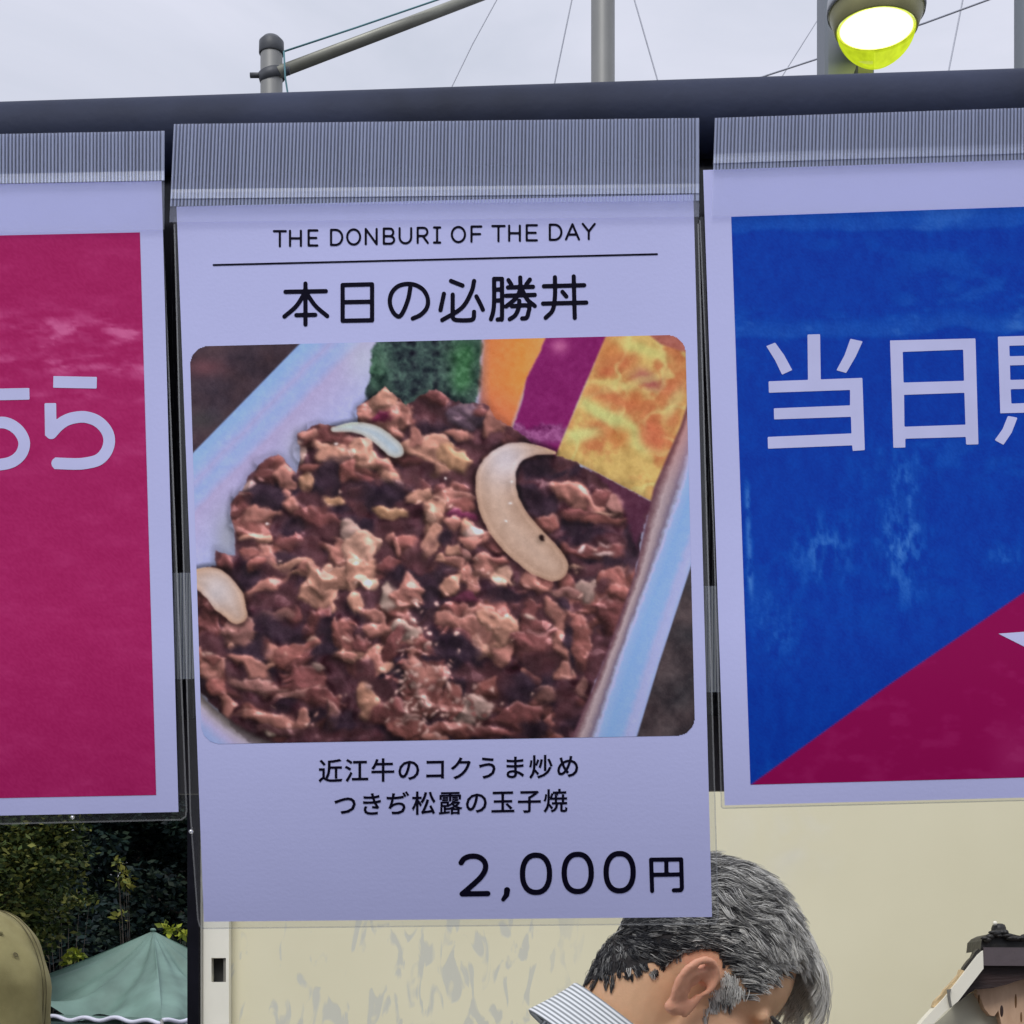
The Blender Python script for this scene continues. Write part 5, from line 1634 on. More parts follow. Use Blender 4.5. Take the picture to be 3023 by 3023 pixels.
def head_solids(mb, H, s=1.0):
    """H(f, u, side) maps head coordinates (from the ear canal, metres) to the world"""
    axes = np.array([H(1, 0, 0, True), H(0, 1, 0, True), H(0, 0, 1, True)])
    def E_(f, u, sd_, r, n=24):
        mb.ell(H(f, u, sd_), np.array(r) * s, axes, n, n // 2 + 2)
    E_(-.003, .047, 0, (.097, .088, .076), 36)
    E_(-.040, .024, 0, (.053, .058, .066))
    E_(.046, .048, 0, (.047, .058, .064))
    E_(.042, -.018, 0, (.052, .068, .061))
    E_(.040, -.070, 0, (.046, .040, .052))
    E_(.078, -.096, 0, (.020, .020, .024))
    for q in (-1, 1):
        E_(.066, -.020, q * .040, (.026, .026, .024))
        E_(.030, -.065, q * .040, (.032, .036, .018))
        mb.capsule(H(.092, .026, q * .012), .009 * s, H(.076, .028, q * .048), .008 * s, 12)
        E_(.082, .006, q * .031, (.0125, .0125, .0135), 16)
        E_(.109, -.026, q * .012, (.010, .008, .009), 14)
    mb.capsule(H(.096, .018, 0), .009 * s, H(.121, -.019, 0), .0115 * s, 14)
    mb.capsule(H(.098, -.050, -.016), .0075 * s, H(.098, -.050, .016), .0075 * s, 12)
    mb.capsule(H(.095, -.062, -.014), .008 * s, H(.095, -.062, .014), .008 * s, 12)

def ear_solids(mb, H, q, s=1.0, flare=.5):
    """helix, antihelix, bowl and lobe of one ear; q = +1 for the right one"""
    sk = np.array([H(1, 0, 0, True), H(0, 1, 0, True), H(0, 0, 1, True)])
    def e(f, u, o):      # out from the head, leaning away at the back
        return H(f * .86 + .004, u * .92 - .011, q * (.074 + o + max(0, -f) * flare))
    hel = smooth_pts3([e(.006, .002, .004), e(.009, .018, .007), e(.004, .033, .008), e(-.009, .040, .009), e(-.022, .034, .010), e(-.029, .018, .010), e(-.028, .0, .009), e(-.021, -.014, .008), e(-.012, -.024, .006)], 5)
    n = len(hel)
    mb.tube(hel, [s * (.0034 + .0012 * math.sin(math.pi * i / (n - 1))) for i in range(n)], 10)
    ant = smooth_pts3([e(-.010, .028, .006), e(-.018, .018, .008), e(-.019, .004, .008), e(-.012, -.010, .006)], 5)
    mb.tube(ant, [.0036 * s] * len(ant), 10)
    mb.capsule(e(-.012, -.026, .004), .0075 * s, e(-.004, -.026, .002), .006 * s, 12)
    mb.capsule(e(.006, .002, .0), .005 * s, e(.007, -.008, .0), .005 * s, 12)
    for f, u in ((-.012, .026), (-.018, .012), (-.017, -.004), (-.009, -.016), (.0, .028), (.002, -.016)):
        mb.ell(e(f, u, .0005), np.array((.011, .011, .0035)) * s, sk, 14, 8)

def smooth_pts3(pts, k):
    p = [np.asarray(q, float) for q in pts]
    e = [2 * p[0] - p[1]] + p + [2 * p[-1] - p[-2]]
    o = []
    for i in range(1, len(e) - 2):
        a, b, c, d = e[i - 1], e[i], e[i + 1], e[i + 2]
        for s in np.linspace(0, 1, k, endpoint=False):
            o.append(0.5 * (2 * b + (c - a) * s + (2 * a - 5 * b + 4 * c - d) * s * s + (3 * b - a - 3 * c + d) * s ** 3))
    o.append(p[-1])
    return o

def head_frame(T, fwd, up, s=1.0):
    f = np.asarray(fwd, float)
    f /= np.linalg.norm(f)
    u = np.asarray(up, float)
    u = u - f * u.dot(f)
    u /= np.linalg.norm(u)
    r_ = np.cross(f, u)          # the figure's right
    T = np.asarray(T, float)
    def H(a, b, c, direction=False):
        v = f * a + u * b + r_ * c
        return v if direction else T + v * s
    return H, f, u, r_

# ------------------------------------------------------------------ the grey haired man bending over in the stall
HD = 1.80
pit = R(43)
T0 = P(2013, 2915, HD)
yaw = R(6)
fwd = np.array([math.cos(pit) * math.cos(yaw), -math.cos(pit) * math.sin(yaw) * -1, -math.sin(pit)])
upv = np.array([math.sin(pit) * math.cos(yaw), math.sin(pit) * math.sin(yaw), math.cos(pit)])
HS = 1.0
H, hf, hu, hr = head_frame(T0, fwd, upv, HS)
Cc = P(1866, 3044, HD)                       # the middle of the collar
nax = np.array([.62, 0., .785])
pel = np.array([Cc[0] - .25, HD + .03, FZ + .95])
man = thing("person", "grey haired man in a striped shirt, head bent, below the menu sheet", "person", (pel[0], HD, FZ))
mb = MB()
head_solids(mb, H, HS)
for q in (1, -1):
    ear_solids(mb, H, q, HS, .42)
chest = Cc + (pel - Cc) * .35
mb.capsule(H(-.030, -.018, 0), .060, Cc - nax * .02, .060, 24)
mb.capsule(H(.0, -.055, 0), .050, Cc + np.array([.025, 0, -.05]), .048, 24)
for q in (.012, -.012):
    mb.capsule(H(-.040, -.035, q), .042, Cc + np.array([-.008, 0, -.02]), .046, 20)
mb.capsule(Cc - nax * .075, .060, chest, .115, 24)
mb.capsule(chest, .125, pel, .12, 24)
sh = {}
for q in (1, -1):                # +1 the right side (towards the viewer)
    S = Cc + (chest - Cc) * .35 + hr * 0 + np.array([0, -q * .19, -.03])
    El = S + np.array([.10, -q * .06, -.27])
    Wr = El + np.array([.20, q * .05, -.09])
    Hp, Kn, An = pel + np.array([0, -q * .09, -.05]), None, None
    Kn = np.array([pel[0] + .06, HD - q * .10, FZ + .50])
    An = np.array([pel[0] + .02, HD - q * .11, FZ + .09])
    sh[q] = (S, El, Wr, Hp, Kn, An)
    mb.capsule(Cc - nax * .08, .05, S, .05, 16)
    mb.capsule(S, .052, El, .042, 16).capsule(El, .042, Wr, .027, 16)
    hand(mb, Wr, Wr - El, np.array([0, -q, 0.2]), (0, 0, 1))
    mb.capsule(Hp, .088, Kn, .058, 16).capsule(Kn, .056, An, .038, 16)
    mb.capsule(An, .036, An + np.array([.14, 0, -.055]), .03, 14).capsule(An, .036, An + np.array([-.04, 0, -.055]), .03, 14)
body, BV, BF = remesh(mb, "body", M_skin, man, .0032, 4)
# natural redness: ears, cheeks and nose are ruddier than neck and brow
bq = (np.asarray(BV) - T0) / HS
bf_, bu_, bs_ = bq @ hf, bq @ hu, bq @ hr
ruddy = np.clip(1.5 - (((bf_ + .006) / .027) ** 2 + ((bu_ + .007) / .044) ** 2), 0, 1) * (np.abs(bs_) > .066) + .5 * np.exp(-((bf_ - .07) / .03) ** 2 - ((bu_ + .02) / .035) ** 2)
ruddy = np.clip(ruddy + .14 * (vnoise(BV[:, 0] + BV[:, 1], BV[:, 2], .02, .02, 5, 4) - .5), 0, 1)[:, None]
tone = np.array([.74, .44, .255]) * (1 - ruddy) + np.array([.76, .37, .235]) * ruddy
tone = tone * (.93 + .14 * vnoise(BV[:, 0] - BV[:, 1], BV[:, 2], .006, .006, 9, 4))[:, None]
ca = body.data.color_attributes.new("Col", 'FLOAT_COLOR', 'POINT')
ca.data.foreach_set("color", np.concatenate([tone, np.ones((len(tone), 1))], 1).astype(np.float32).ravel())
M_manskin = attr_mat("ruddy_skin", .5, 0, .12, 420, .4)
pb_ = M_manskin.node_tree.nodes["Principled BSDF"]
pb_.inputs["Subsurface Weight"].default_value = .12
pb_.inputs["Subsurface Radius"].default_value = (.01, .004, .002)
pb_.inputs["Subsurface Scale"].default_value = .5
body.data.materials[0] = M_manskin

# shirt, trousers, shoes
M_shirt = None
def stripe_mat():
    m, n, l, b = new_mat("striped_shirt_cloth")
    t = n.new("ShaderNodeTexCoord")
    mp_ = n.new("ShaderNodeMapping")
    mp_.inputs["Rotation"].default_value = (0, R(-38), 0)
    l.new(t.outputs["Object"], mp_.inputs["Vector"])
    wv = n.new("ShaderNodeTexWave")
    wv.wave_type = 'BANDS'
    wv.bands_direction = 'X'
    wv.inputs["Scale"].default_value = 78
    wv.inputs["Distortion"].default_value = .6
    wv.inputs["Detail"].default_value = 1
    wv.inputs["Detail Scale"].default_value = 3
    l.new(mp_.outputs[0], wv.inputs["Vector"])
    r_ = n.new("ShaderNodeValToRGB")
    r_.color_ramp.elements[0].position = .42
    r_.color_ramp.elements[0].color = (.22, .24, .25, 1)
    r_.color_ramp.elements[1].position = .62
    r_.color_ramp.elements[1].color = (.74, .76, .78, 1)
    l.new(wv.outputs["Fac"], r_.inputs["Fac"])
    l.new(r_.outputs["Color"], b.inputs["Base Color"])
    b.inputs["Roughness"].default_value = .8
    return m
M_shirt = stripe_mat()
ms = MB()
ms.capsule(Cc - nax * .055, .082, chest, .140, 24).capsule(chest, .140, pel + np.array([0, 0, .02]), .135, 24)
for q in (1, -1):
    S, El, Wr, Hp, Kn, An = sh[q]
    ms.capsule(Cc - nax * .055, .066, S, .068, 16).capsule(S, .066, El, .056, 16).capsule(El, .055, El + (Wr - El) * .55, .046, 16)
shirt, _, _ = remesh(ms, "shirt", M_shirt, man, .005, 5)
mt = MB()
for q in (1, -1):
    S, El, Wr, Hp, Kn, An = sh[q]
    mt.capsule(pel + np.array([0, 0, 0.0]), .142, Hp, .11, 16).capsule(Hp, .102, Kn, .075, 16).capsule(Kn, .073, An + np.array([0, 0, .03]), .058, 16)
remesh(mt, "trousers", M_trous, man, .008, 4)
for q in (1, -1):
    An = sh[q][5]
    m_ = MB().capsule(An + np.array([-.035, 0, -.045]), .042, An + np.array([.15, 0, -.052]), .038, 16)
    remesh(m_, "shoe", M_shoe, man, .008, 3)

# the turned-down collar: a stand, a fold and a leaf, with woven stripes running round it
M_collar = attr_mat("striped_collar_cloth", .8, 0, .15, 600, .2)
cu_ = np.cross(nax, (0, 1., 0))
cu_ /= np.linalg.norm(cu_)
cw = np.cross(cu_, nax)
prof = [(.068, -.040)] + [(.068 + .001 * k, -.030 + .0285 * k / 5) for k in range(6)]
for k in range(9):
    a_ = math.pi * k / 8
    prof.append((.0765 - .0035 * math.cos(a_), .0 + .0035 * math.sin(a_)))
nlf = 78
for k in range(1, nlf + 1):
    t_ = k / nlf
    prof.append((.080 + .019 * t_ ** 1.2, -.046 * t_))
for k in range(1, 4):
    prof.append((.099 - .001 * k, -.046 - .0006 * k))
prof.append((.094, -.044))
v, f, cc = [], [], []
NS = 96
for i, (r_, z) in enumerate(prof):
    lf = (i - 15) / nlf
    for k in range(NS):
        an = 2 * math.pi * k / NS
        # leaf droops lower towards the front (the throat side, -cu direction ignored), slight waviness
        wob = .0016 * math.sin(3 * an + .8) * max(lf, 0)
        v.append(Cc + nax * (z - .35 * max(lf, 0) * .01 * (1 + math.sin(an))) + (r_ + wob) * (math.cos(an) * cu_ + math.sin(an) * cw))
        s_ = .5 + .5 * math.sin(2 * math.pi * (z if i < 15 else -lf * .046) / .0042)
        s_ = sstep(.25, .6, s_)
        cc.append(np.array([.26, .28, .29]) * (1 - s_) + np.array([.80, .82, .84]) * s_)
for i in range(len(prof) - 1):
    for k in range(NS):
        f.append((i * NS + k, i * NS + (k + 1) % NS, (i + 1) * NS + (k + 1) % NS, (i + 1) * NS + k))
mesh("collar", v, f, M_collar, shirt, True, cols=np.array(cc))

# hair: combed locks rooted on the scalp
M_hair = attr_mat("grey_hair", .42, 0, 0, 1, .5)
bv = BVHTree.FromPolygons([Vector(p) for p in BV], BF)
HC = H(-.005, .045, 0)
def ray(dirv):
    dirv = Vector(dirv).normalized()
    loc, nor, i, d = bv.ray_cast(Vector(HC) + dirv * .30, -dirv, .30)
    return (np.array(loc), np.array(nor)) if loc is not None else (None, None)
def fu(p):
    q = (np.asarray(p) - T0) / HS
    return q.dot(hf), q.dot(hu), q.dot(hr)
def ear_zone(f, u, s):
    return abs(s) > .048 and ((f + .006) / .029) ** 2 + ((u + .007) / .047) ** 2 < 1
def in_hair(f, u, s):
    if ear_zone(f, u, s):
        return False
    if u > .045:
        return f < .046 + (u - .03) * .16
    if u > .030:
        return f < .048
    if u > -.010 and .014 < f < .034:
        return abs(s) > .045                  # sideburn
    if u > -.012:
        return f < -.020
    return f < -.036 + (u + .005) * .60 and u > -.074
hrng = np.random.default_rng(4)
_ph = hrng.uniform(0, 6.28, (8,))
_kv = hrng.normal(size=(8, 3)) * 80
def fbm3(p, k=0):
    return sum(math.sin(float(_kv[i].dot(p - HC)) * (1 + .3 * k) + _ph[i] + k) for i in range(8)) / 3.0
HV, HF, HCc = [], [], []
NP = 8
def add_lock(guide, nrm, nst, spread, w0, cols):
    """strands that start apart and draw together towards the tip of their lock"""
    g = np.array(guide)
    tg = np.gradient(g, axis=0)
    tg /= np.linalg.norm(tg, axis=1, keepdims=True) + 1e-9
    sd_ = np.cross(tg, nrm)
    sd_ /= np.linalg.norm(sd_, axis=1, keepdims=True) + 1e-9
    up_ = np.cross(sd_, tg)
    t = np.linspace(0, 1, NP)[:, None]
    for q in range(nst):
        a, b_ = hrng.normal(size=2) * spread
        ph, am = hrng.uniform(0, 6.28), hrng.uniform(.0002, .0010)
        conv = 1 - .62 * t ** 1.3
        p = g + sd_ * (a * conv + am * np.sin(5 * t + ph) * t) + up_ * (b_ * .6 * conv + abs(am) * np.cos(4 * t + ph) * t)
        cut = hrng.uniform(.8, 1.0)
        p = p[0] + (p - p[0]) * cut
        w = w0 * hrng.uniform(.7, 1.2) * (1 - .7 * t ** 2)
        base = len(HV)
        col = cols[q]
        for i in range(NP):
            HV.extend([p[i] + sd_[i] * w[i], p[i] - sd_[i] * w[i], p[i] + up_[i] * w[i] * .8])
            HCc.extend([col * (.85 + .3 * i / NP)] * 3)
        for i in range(NP - 1):
            x, y = base + i * 3, base + i * 3 + 3
            HF.extend([(x, x + 1, y + 1, y), (x + 1, x + 2, y + 2, y + 1), (x + 2, x, y, y + 2)])
DARKH, MIDH, WHITEH = np.array([.010, .010, .014]), np.array([.20, .195, .185]), np.array([.86, .84, .78])
def dirw(x, z, y=0.0):
    return np.array([x, y, z])
nl = 0
for d in hrng.normal(size=(6200, 3)):
    p, nor = ray(d)
    if p is None:
        continue
    f_, u_, s_ = fu(p)
    if not in_hair(f_ + hrng.normal() * .004, u_ + hrng.normal() * .0045, s_):
        continue
    nl += 1
    top = sstep(.03, .10, u_)
    front = sstep(-.02, .045, f_)
    nape = sstep(.015, -.045, u_)
    burn = .012 < f_ < .040 and u_ < .034
    far = s_ < .022
    long_ = far and f_ > .020 and u_ > .080
    W0 = dirw(.92, -.38 - .25 * front) * top + dirw(1.0, -.12) * (1 - top)
    W0 = W0 * (1 - nape) + dirw(.15, -1.0) * nape
    if burn:
        W0 = dirw(.10, -1.0)
    if long_:
        W0 = dirw(.85, -.50)
    tang = W0 - nor * W0.dot(nor)
    if np.linalg.norm(tang) < .25:             # the crown itself: hair fans out
        tang = tang + dirw(.3, -.3) + hrng.normal(size=3) * .3
        tang = tang - nor * tang.dot(nor)
    tang /= np.linalg.norm(tang) + 1e-9
    swirl = np.cross(nor, tang)
    tang = tang + swirl * (.55 * fbm3(p) * (.35 + .65 * top) + hrng.normal() * .14)
    tang /= np.linalg.norm(tang)
    L = .015 + .026 * top
    if f_ > .018 and u_ < .095 and not far:
        L = min(L, .020)
    if long_:
        L = .082 + .026 * hrng.random()
    if nape > .4:
        L = .009
    if burn:
        L = .013
    near_ear = abs(s_) > .045 and -.06 < f_ < .025 and u_ < .075
    if near_ear:
        L = min(L, .014)
    L *= hrng.uniform(.8, 1.15)
    lift = (.10 + .42 * top) * (1 - .35 * front) * hrng.uniform(.5, 1.3)
    if near_ear or burn or nape > .4:
        lift = .07
    st = L / (NP - 1)
    pos, dv = p - nor * .001, tang + nor * lift
    side_w = np.cross(tang, nor)
    ph = 4 * fbm3(p, 1)
    am = (.10 + .46 * top) * (1.5 if long_ else 1.0)
    guide = [pos]
    for i in range(1, NP):
        t_ = i / (NP - 1)
        dv = dv / np.linalg.norm(dv)
        pos = pos + dv * st
        if long_:
            k4 = np.interp(t_, [0, .3, .55, .75, 1], [.95, .60, .12, -.35, -.95])
            tw = dirw(k4, -math.sqrt(max(.08, 1 - k4 * k4)))
            dv = dv * .22 + tw * .85 + side_w * am * math.sin(7 * t_ + ph) * .3
        else:
            dv = dv + W0 * .10 * (1 + 0 * t_) - nor * .16 * top * t_ + side_w * am * math.cos(6 * t_ + ph) * .6 + np.array([0, 0, -.08 * front])
        near, nn2, ii, dd_ = bv.find_nearest(Vector(pos))
        if near is not None:
            near, nn2 = np.array(near), np.array(nn2)
            g = (pos - near).dot(nn2)
            lo = .0018 + .005 * top * hrng.random()
            if g < lo and dd_ < .03:
                pos = near + nn2 * lo
                k_ = dv.dot(nn2)
                if k_ < 0:
                    dv = dv - nn2 * k_
        if near_ear and ear_zone(*fu(pos)):
            pos = guide[-1] + nor * .0004 + (-hf * .5 + hu * .6) * st
        guide.append(pos)
    white = .07 + .58 * sstep(.015, .10, u_) * (.55 + .45 * sstep(-.085, -.02, f_)) + .36 * front * sstep(.01, .05, u_ + .02) + (.52 if burn else 0) + (.22 if long_ else 0)
    if nape > .3:
        white *= .5
    lockv = white + hrng.normal() * .27
    nst = 15 if top > .3 else 12
    cols = []
    for q in range(nst):
        v_ = float(np.clip(lockv + hrng.normal() * .20, 0, 1))
        cols.append(DARKH + (MIDH - DARKH) * (v_ / .4) if v_ < .4 else MIDH + (WHITEH - MIDH) * ((v_ - .4) / .6))
    add_lock(guide, nor, nst, .0019 + .0008 * top, .00046 + .00012 * top, cols)
mesh("hair", np.array(HV), HF, M_hair, man, True, cols=np.array(HCc))
# scalp shade under the hair: a close cap of stubble so that no skin shows through the thick parts
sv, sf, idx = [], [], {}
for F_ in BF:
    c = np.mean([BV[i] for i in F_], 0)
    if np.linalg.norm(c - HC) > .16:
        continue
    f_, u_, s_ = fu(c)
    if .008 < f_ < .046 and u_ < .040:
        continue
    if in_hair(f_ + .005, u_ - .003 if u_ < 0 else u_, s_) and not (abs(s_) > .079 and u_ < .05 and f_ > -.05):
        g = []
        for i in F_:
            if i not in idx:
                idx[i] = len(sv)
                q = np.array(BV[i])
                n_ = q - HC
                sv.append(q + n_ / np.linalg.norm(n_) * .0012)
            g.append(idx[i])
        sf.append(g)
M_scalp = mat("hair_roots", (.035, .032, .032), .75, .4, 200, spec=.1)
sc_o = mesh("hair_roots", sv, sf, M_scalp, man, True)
# eyebrow and eye of the side that shows
M_brow = mat("grey_brow", (.06, .055, .05), .7, .3, 300)
for q in (1, -1):
    MB().tube([H(.103, .030, q * .016), H(.098, .036, q * .030), H(.083, .034, q * .050)], [.003, .004, .002], 8).build("eyebrow", M_brow, man, True)
    MB().tube([H(.094, .004, q * .020), H(.0955, .003, q * .031), H(.088, .003, q * .043)], [.0014, .0018, .0012], 6).build("eyelid_line", M_shoe, man, True)

# ------------------------------------------------------------------ the person in the olive cap, left
CD = 2.6
capc = P(-38, 2870, CD)
pers = thing("person", "person in a faded olive cap seen from behind, cut off at the lower left corner", "person", (capc[0], CD, 0))
T1 = np.array([capc[0], CD, 1.585])
H2, f2_, u2_, r2_ = head_frame(T1, (0, 1, -.05), (0, .05, 1), .93)
mb = MB()
head_solids(mb, H2, .93)
for q in (1, -1):
    ear_solids(mb, H2, q, .93, .15)
neck = T1 + np.array([0, -.03, -.14])
chest, pel = np.array([capc[0], CD - .01, 1.22]), np.array([capc[0], CD, .95])
mb.capsule(H2(-.03, -.02, 0), .055, neck, .058).capsule(neck, .075, chest, .135).capsule(chest, .13, pel, .125)
mj, mt = MB(), MB()
mj.capsule(neck + np.array([0, 0, -.04]), .085, chest, .155).capsule(chest, .155, pel, .15)
for q in (1, -1):
    S = neck + np.array([q * .18, 0, -.07])
    El = S + np.array([q * .05, -.02, -.29])
    Wr = El + np.array([-q * .02, .10, -.23])
    Hp, Kn, An = pel + np.array([q * .09, 0, -.05]), np.array([pel[0] + q * .10, CD, .50]), np.array([pel[0] + q * .11, CD, .09])
    mb.capsule(neck, .06, S, .055).capsule(S, .052, El, .042).capsule(El, .042, Wr, .027)
    hand(mb, Wr, Wr - El, (0, 1, 0.3), (-q, 0, 0))
    mb.capsule(Hp, .09, Kn, .06).capsule(Kn, .056, An, .038).capsule(An, .036, An + np.array([0, .14, -.055]), .03).capsule(An, .036, An + np.array([0, -.04, -.055]), .03)
    mj.capsule(neck + np.array([0, 0, -.05]), .07, S, .072).capsule(S, .07, El, .06).capsule(El, .06, Wr, .045)
    mt.capsule(pel, .14, Hp, .11).capsule(Hp, .105, Kn, .078).capsule(Kn, .075, An + np.array([0, 0, .03]), .06)
    m_ = MB().capsule(An + np.array([0, -.035, -.045]), .042, An + np.array([0, .15, -.052]), .038)
    remesh(m_, "shoe", M_shoe, pers, .01, 3)
remesh(mb, "body", M_skin2, pers, .005, 4)
remesh(mj, "jacket", M_jacket, pers, .008, 5)
remesh(mt, "trousers", M_trous, pers, .01, 4)
# the cap: six sewn panels, a visor away from us, a button, eyelets and a strap tab
def cap_mat():
    m = mat("faded_olive_cotton", (.29, .25, .10), .85, .22, 16, col2=(.38, .335, .15), bump=.35, bscale=900)
    return m
M_cap = cap_mat()
M_seam = mat("olive_stitching", (.125, .108, .05), .9, .2, 60)
cap = thing("cap", "faded olive cotton cap with sewn panels, worn at the lower left corner", "cap", capc)
ctop = P(-38, 2684, CD)[2]
cbot = 1.592
hh = ctop - cbot
v, f = [], []
NU, NV = 96, 30
for j in range(NV + 1):
    t_ = j / NV
    th = t_ * math.pi / 2
    for i in range(NU):
        ph = 2 * math.pi * i / NU
        r_ = math.sin(min(th * 1.06, math.pi / 2)) ** .86
        rad = .1005 * r_ * (1 - .06 * max(0, (t_ - .8) / .2))
        seam = -.0016 * math.exp(-((((ph + R(15)) / (math.pi / 3) + .5) % 1 - .5) / .045) ** 2) * (t_ > .06)
        slump = .003 * math.sin(2 * ph + 3 * t_) + .0022 * math.sin(5 * ph - 4 * t_ + 1) * t_ + .0016 * math.sin(11 * ph + 7 * t_ + 2 * math.sin(5 * t_)) * t_ + .0012 * math.sin(23 * t_ + 4 * math.sin(3 * ph))
        z = ctop - hh * (1 - math.cos(th) ** .82)
        v.append((capc[0] + (rad + seam + slump) * math.sin(ph), CD + (rad * 1.06 + seam + slump) * math.cos(ph), z))
for j in range(NV):
    for i in range(NU):
        f.append((j * NU + i, (j + 1) * NU + i, (j + 1) * NU + (i + 1) % NU, j * NU + (i + 1) % NU))
mesh("crown", v, f, M_cap, cap, True)
cz = lambda a, t_: None
def on_cap(ph, t_, o=.001):
    th = t_ * math.pi / 2
    r_ = math.sin(min(th * 1.06, math.pi / 2)) ** .86
    rad = .1005 * r_ * (1 - .06 * max(0, (t_ - .8) / .2)) + o
    return np.array([capc[0] + rad * math.sin(ph), CD + rad * 1.06 * math.cos(ph), ctop - hh * (1 - math.cos(th) ** .82)])
for k in range(6):
    ph = k * math.pi / 3 - R(15) + math.pi / 3 * 0
    for dph in (-.035, .035):
        MB().tube([on_cap(ph + dph / max(t_, .2), t_, .0008) for t_ in np.linspace(.12, .98, 18)], .0008, 5).build("stitching", M_seam, cap)
    e = on_cap(ph + math.pi / 6, .62, .0005)
    d = e - np.array([capc[0], CD, e[2] - .05])
    MB().lathe([(.0015, 0), (.0032, .0006), (.0042, 0)], e, d, 14).build("eyelet", M_seam, cap, True)
MB().ell((capc[0], CD, ctop + .001), (.009, .009, .005), nu=16, nv=8).build("button", M_cap, cap, True)
vz = []
vf = []
for i in range(25):
    a_ = R(-62 + 124 * i / 24)
    for r_, dz in ((.098, .004), (.125, .006), (.150, .0), (.168 + .004 * math.cos(a_), -.012)):
        vz.append((capc[0] + r_ * math.sin(a_) * .98, CD + .01 + r_ * math.cos(a_) * 1.05, cbot + dz - .02 * abs(math.sin(a_)) ** 2))
for i in range(24):
    for k in range(3):
        vf.append((i * 4 + k, i * 4 + k + 1, i * 4 + k + 5, i * 4 + k + 4))
n0 = len(vz)
vz2 = vz + [(x, y, z - .003) for x, y, z in vz]
vf2 = vf + [tuple(reversed([q + n0 for q in g])) for g in vf]
mesh("visor", vz2, vf2, M_cap, cap, True)
tb = [P(-12, 2720, CD - .02), P(8, 2726, CD - .035), P(28, 2740, CD - .045), P(30, 2742, CD - .046)]
MB().tube([on_cap(R(180 - 8), .40, .003), on_cap(R(180 - 22), .42, .005), on_cap(R(180 - 34), .47, .003)], [.003, .0042, .003], 10).build("loop_tab", M_cap, cap, True)

# ================================================================== the little weathered roof, lower right
RD = 1.9
M_rw = mat("dark_stained_wood", (.030, .014, .012), .6, .5, 12, stretch=(1, 1, 5), bump=.5, bscale=60)
M_rf = mat("grey_brown_fascia", (.105, .082, .088), .6, .12, 26, bump=.2)
M_rb = mat("cream_barge_board", (.93, .89, .74), .55, .04, 14)
M_rt = mat("tan_plaster_with_drips", (.62, .36, .21), .7, .3, 18, stretch=(1.6, 1, .5), bump=.5, col2=(.74, .50, .33))
M_rg = mat("grey_green_render", (.52, .50, .39), .7, .12, 12)
M_rk = mat("mossy_black_ridge", (.014, .012, .010), .5, .7, 40, bump=.7, bscale=90)
M_crust = mat("ochre_crust", (.62, .46, .25), .7, .3, 60, bump=.8, bscale=200)
zc = lambda x, y, z, s: (x0 + x / s)
rc = crop(2650, 2640, 5.0456)
def RP(x, y, d=0.0):
    a_, b_ = rc(x, y)
    return P(a_, b_, RD + d)
roof = thing("wooden_roof_model", "small weathered wooden roof with a cream barge board and dark ridge, lower right corner", "roof model", RP(2000, 1900, .1) * np.array([1, 1, 0]) + np.array([0, 0, FZ]))
E_ = 3300                      # it carries on past the edge of the picture
MB().prism([RP(1285, 790), RP(E_, 800), RP(E_, 1075), RP(1290, 1062), RP(1275, 1040)], (0, .05, 0)).build("fascia_board", M_rf, roof)
bb = [RP(1272, 838, -.004), RP(1280, 1105, -.004), RP(905, 1590, -.004), RP(700, 1760, -.004), RP(520, 1945, -.004), RP(250, 2230, -.004), RP(100, 2230, -.004), RP(410, 1850, -.004), RP(700, 1540, -.004), RP(960, 1210, -.004), RP(1200, 900, -.004)]
MB().prism(bb, (0, .02, 0)).build("barge_board", M_rb, roof)
MB().prism([RP(1250, 690, .004), RP(1310, 628, .004), RP(1400, 585, .004), RP(1640, 572, .004), RP(1780, 610, .004), RP(1890, 628, .004), RP(E_, 640, .004), RP(E_, 800, .004), RP(1285, 788, .004), RP(1235, 840, .004)], (0, .06, 0)).build("ridge_cap", M_rk, roof)
fb = RP(1505, 600, .02)
MB().lathe([(.0001, .0125), (.004, .0122), (.0068, .0108), (.0082, .007), (.0084, .002), (.0088, -.004), (.012, -.006)], fb, n=28).build("finial", M_rk, roof, True)
MB().ell(RP(1450, 432, .012), .0026, nu=12, nv=8).build("finial_glint", M_rb, roof, True)  # small cream bead standing in for a glint on the finial
MB().prism([RP(1285, 1066, .01), RP(E_, 1080, .01), RP(E_, 1180, .01), RP(1880, 1260, .01), RP(1640, 1340, .01), RP(1400, 1400, .01), RP(1150, 1420, .01), RP(1060, 1480, .01), RP(910, 1600, .01), RP(905, 1592, .01)], (0, .05, 0)).build("eave_underside", M_rw, roof)
MB().prism([RP(1180, 1405, .03), RP(1420, 1385, .03), RP(1650, 1325, .03), RP(1890, 1240, .03), RP(E_, 1150, .03), RP(E_, 2300, .03), RP(1560, 2300, .03), RP(1545, 1930, .03), RP(1500, 1730, .03), RP(1440, 1815, .03), RP(1380, 1805, .03), RP(1290, 1700, .03), RP(1240, 1560, .03), RP(1190, 1500, .03)], (0, .05, 0)).build("gable_plaster", M_rt, roof)
MB().prism([RP(930, 1560, .045), RP(1200, 1440, .045), RP(1700, 1400, .045), RP(1700, 2300, .045), RP(150, 2300, .045), RP(400, 2050, .045), RP(700, 1800, .045)], (0, .05, 0)).build("gable_wall", M_rg, roof)
rr_ = random.Random(3)
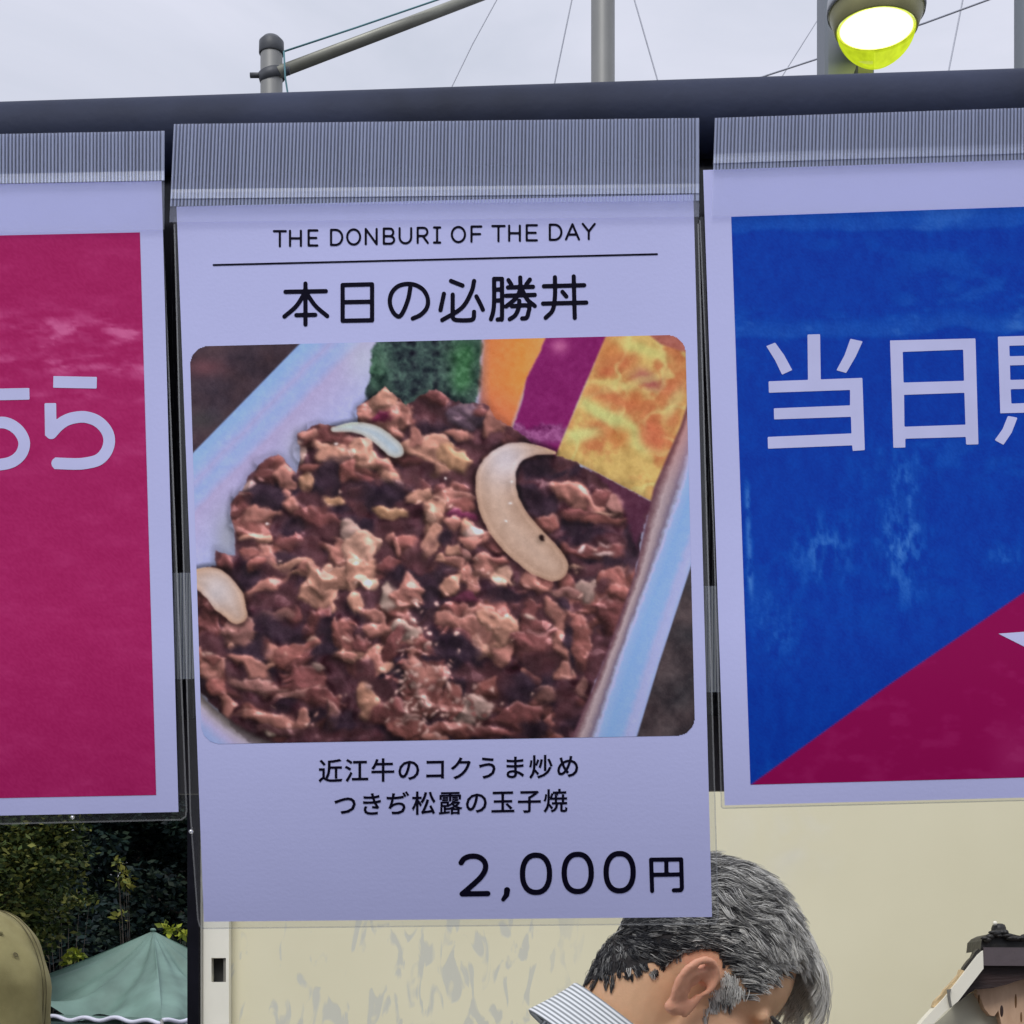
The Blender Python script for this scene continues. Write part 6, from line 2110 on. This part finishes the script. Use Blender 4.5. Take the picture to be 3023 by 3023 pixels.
# a thin torn crust of old paint and tile along the slope
edge = [(1236, 842)]
for k in range(1, 15):
    t_ = k / 14
    edge.append((1236 + (560 - 1236) * t_ + rr_.uniform(-12, 6), 842 + (1690 - 842) * t_ + rr_.uniform(-14, 10)))
for k, (a0, a1) in enumerate(((0, 5), (5, 9), (9, 14))):
    seg = edge[a0:a1 + 1]
    outer = [(x - rr_.uniform(4, 46), y - rr_.uniform(4, 34)) for x, y in seg]
    poly = [RP(x + 10, y + 6, .002) for x, y in seg] + [RP(x, y, .002) for x, y in reversed(outer)]
    MB().prism(poly, (0, .012, 0)).build("crust", M_rk if k == 0 else M_crust, roof)
MB().prism([RP(735, 1420, -.007), RP(800, 1410, -.007), RP(780, 1470, -.007), RP(790, 1560, -.007), RP(812, 1680, -.007), RP(785, 1690, -.007), RP(755, 1570, -.007)], (0, .002, 0)).build("crack_shadow", M_greyp, roof)  # thin grey plate standing in for the shadow in a crack
for (x, y, w_, h_) in [(1760, 1590, 16, 110), (1550, 1740, 26, 90), (1212, 1560, 16, 70), (1840, 1830, 14, 80)]:
    MB().ell(RP(x, y, .03), (w_ / 5.05 / 2652, .0012, h_ / 5.05 / 2652), nu=12, nv=8).build("drip", M_rw if x in (1550,) else mat("brown_drip", (.16, .075, .02), .5, .3, 60), roof, True)
for k in range(16):
    x = 1290 + k * 44 + rr_.uniform(-15, 15)
    MB().ell(RP(x, 640 + rr_.uniform(-14, 40) - (0 if x < 1400 or x > 1640 else 60), .0), (.004 + .004 * rr_.random(), .004, .0022 + .002 * rr_.random()), nu=10, nv=7).build("moss_lump", M_rk, roof, True)
# it stands on a post on the stall floor
q = RP(2300, 2200, .06)
MB().box((q[0] - .05, RD + .10, FZ), (q[0] + .09, RD + .16, q[2] + .12)).build("support_post", M_rw, roof)

# ================================================================== steam rising over the man's head
def steam_mat():
    m = bpy.data.materials.new("steam")
    m.use_nodes = True
    n, l = m.node_tree.nodes, m.node_tree.links
    n.clear()
    o = n.new("ShaderNodeOutputMaterial")
    pv = n.new("ShaderNodeVolumePrincipled")
    pv.inputs["Color"].default_value = (1, 1, 1, 1)
    pv.inputs["Anisotropy"].default_value = .2
    t = n.new("ShaderNodeTexCoord")
    z = n.new("ShaderNodeTexNoise")
    z.inputs["Scale"].default_value = 11
    z.inputs["Detail"].default_value = 3
    z.inputs["Distortion"].default_value = 1.6
    l.new(t.outputs["Object"], z.inputs["Vector"])
    # thin out towards the box's sides: distance from the middle in the box's own measure
    mp_ = n.new("ShaderNodeMapping")
    mp_.inputs["Scale"].default_value = (1 / .085, 1 / .05, 1 / .085)
    l.new(t.outputs["Object"], mp_.inputs[0])
    ln = n.new("ShaderNodeVectorMath")
    ln.operation = 'LENGTH'
    l.new(mp_.outputs[0], ln.inputs[0])
    fo = n.new("ShaderNodeMapRange")
    fo.inputs["From Min"].default_value = 1.0
    fo.inputs["From Max"].default_value = .2
    l.new(ln.outputs["Value"], fo.inputs["Value"])
    mr = n.new("ShaderNodeMapRange")
    mr.inputs["From Min"].default_value = .48
    mr.inputs["From Max"].default_value = .72
    mr.inputs["To Max"].default_value = 16.0
    l.new(z.outputs["Fac"], mr.inputs["Value"])
    mu = n.new("ShaderNodeMath")
    mu.operation = 'MULTIPLY'
    l.new(fo.outputs[0], mu.inputs[0])
    l.new(mr.outputs[0], mu.inputs[1])
    l.new(mu.outputs[0], pv.inputs["Density"])
    l.new(pv.outputs[0], o.inputs["Volume"])
    return m
sc_ = P(2300, 2480, 2.0)
so = MB().box(sc_ - np.array([.09, .055, .09]), sc_ + np.array([.09, .055, .09])).build("steam", steam_mat(), None, base=sc_)
so["kind"] = "stuff"
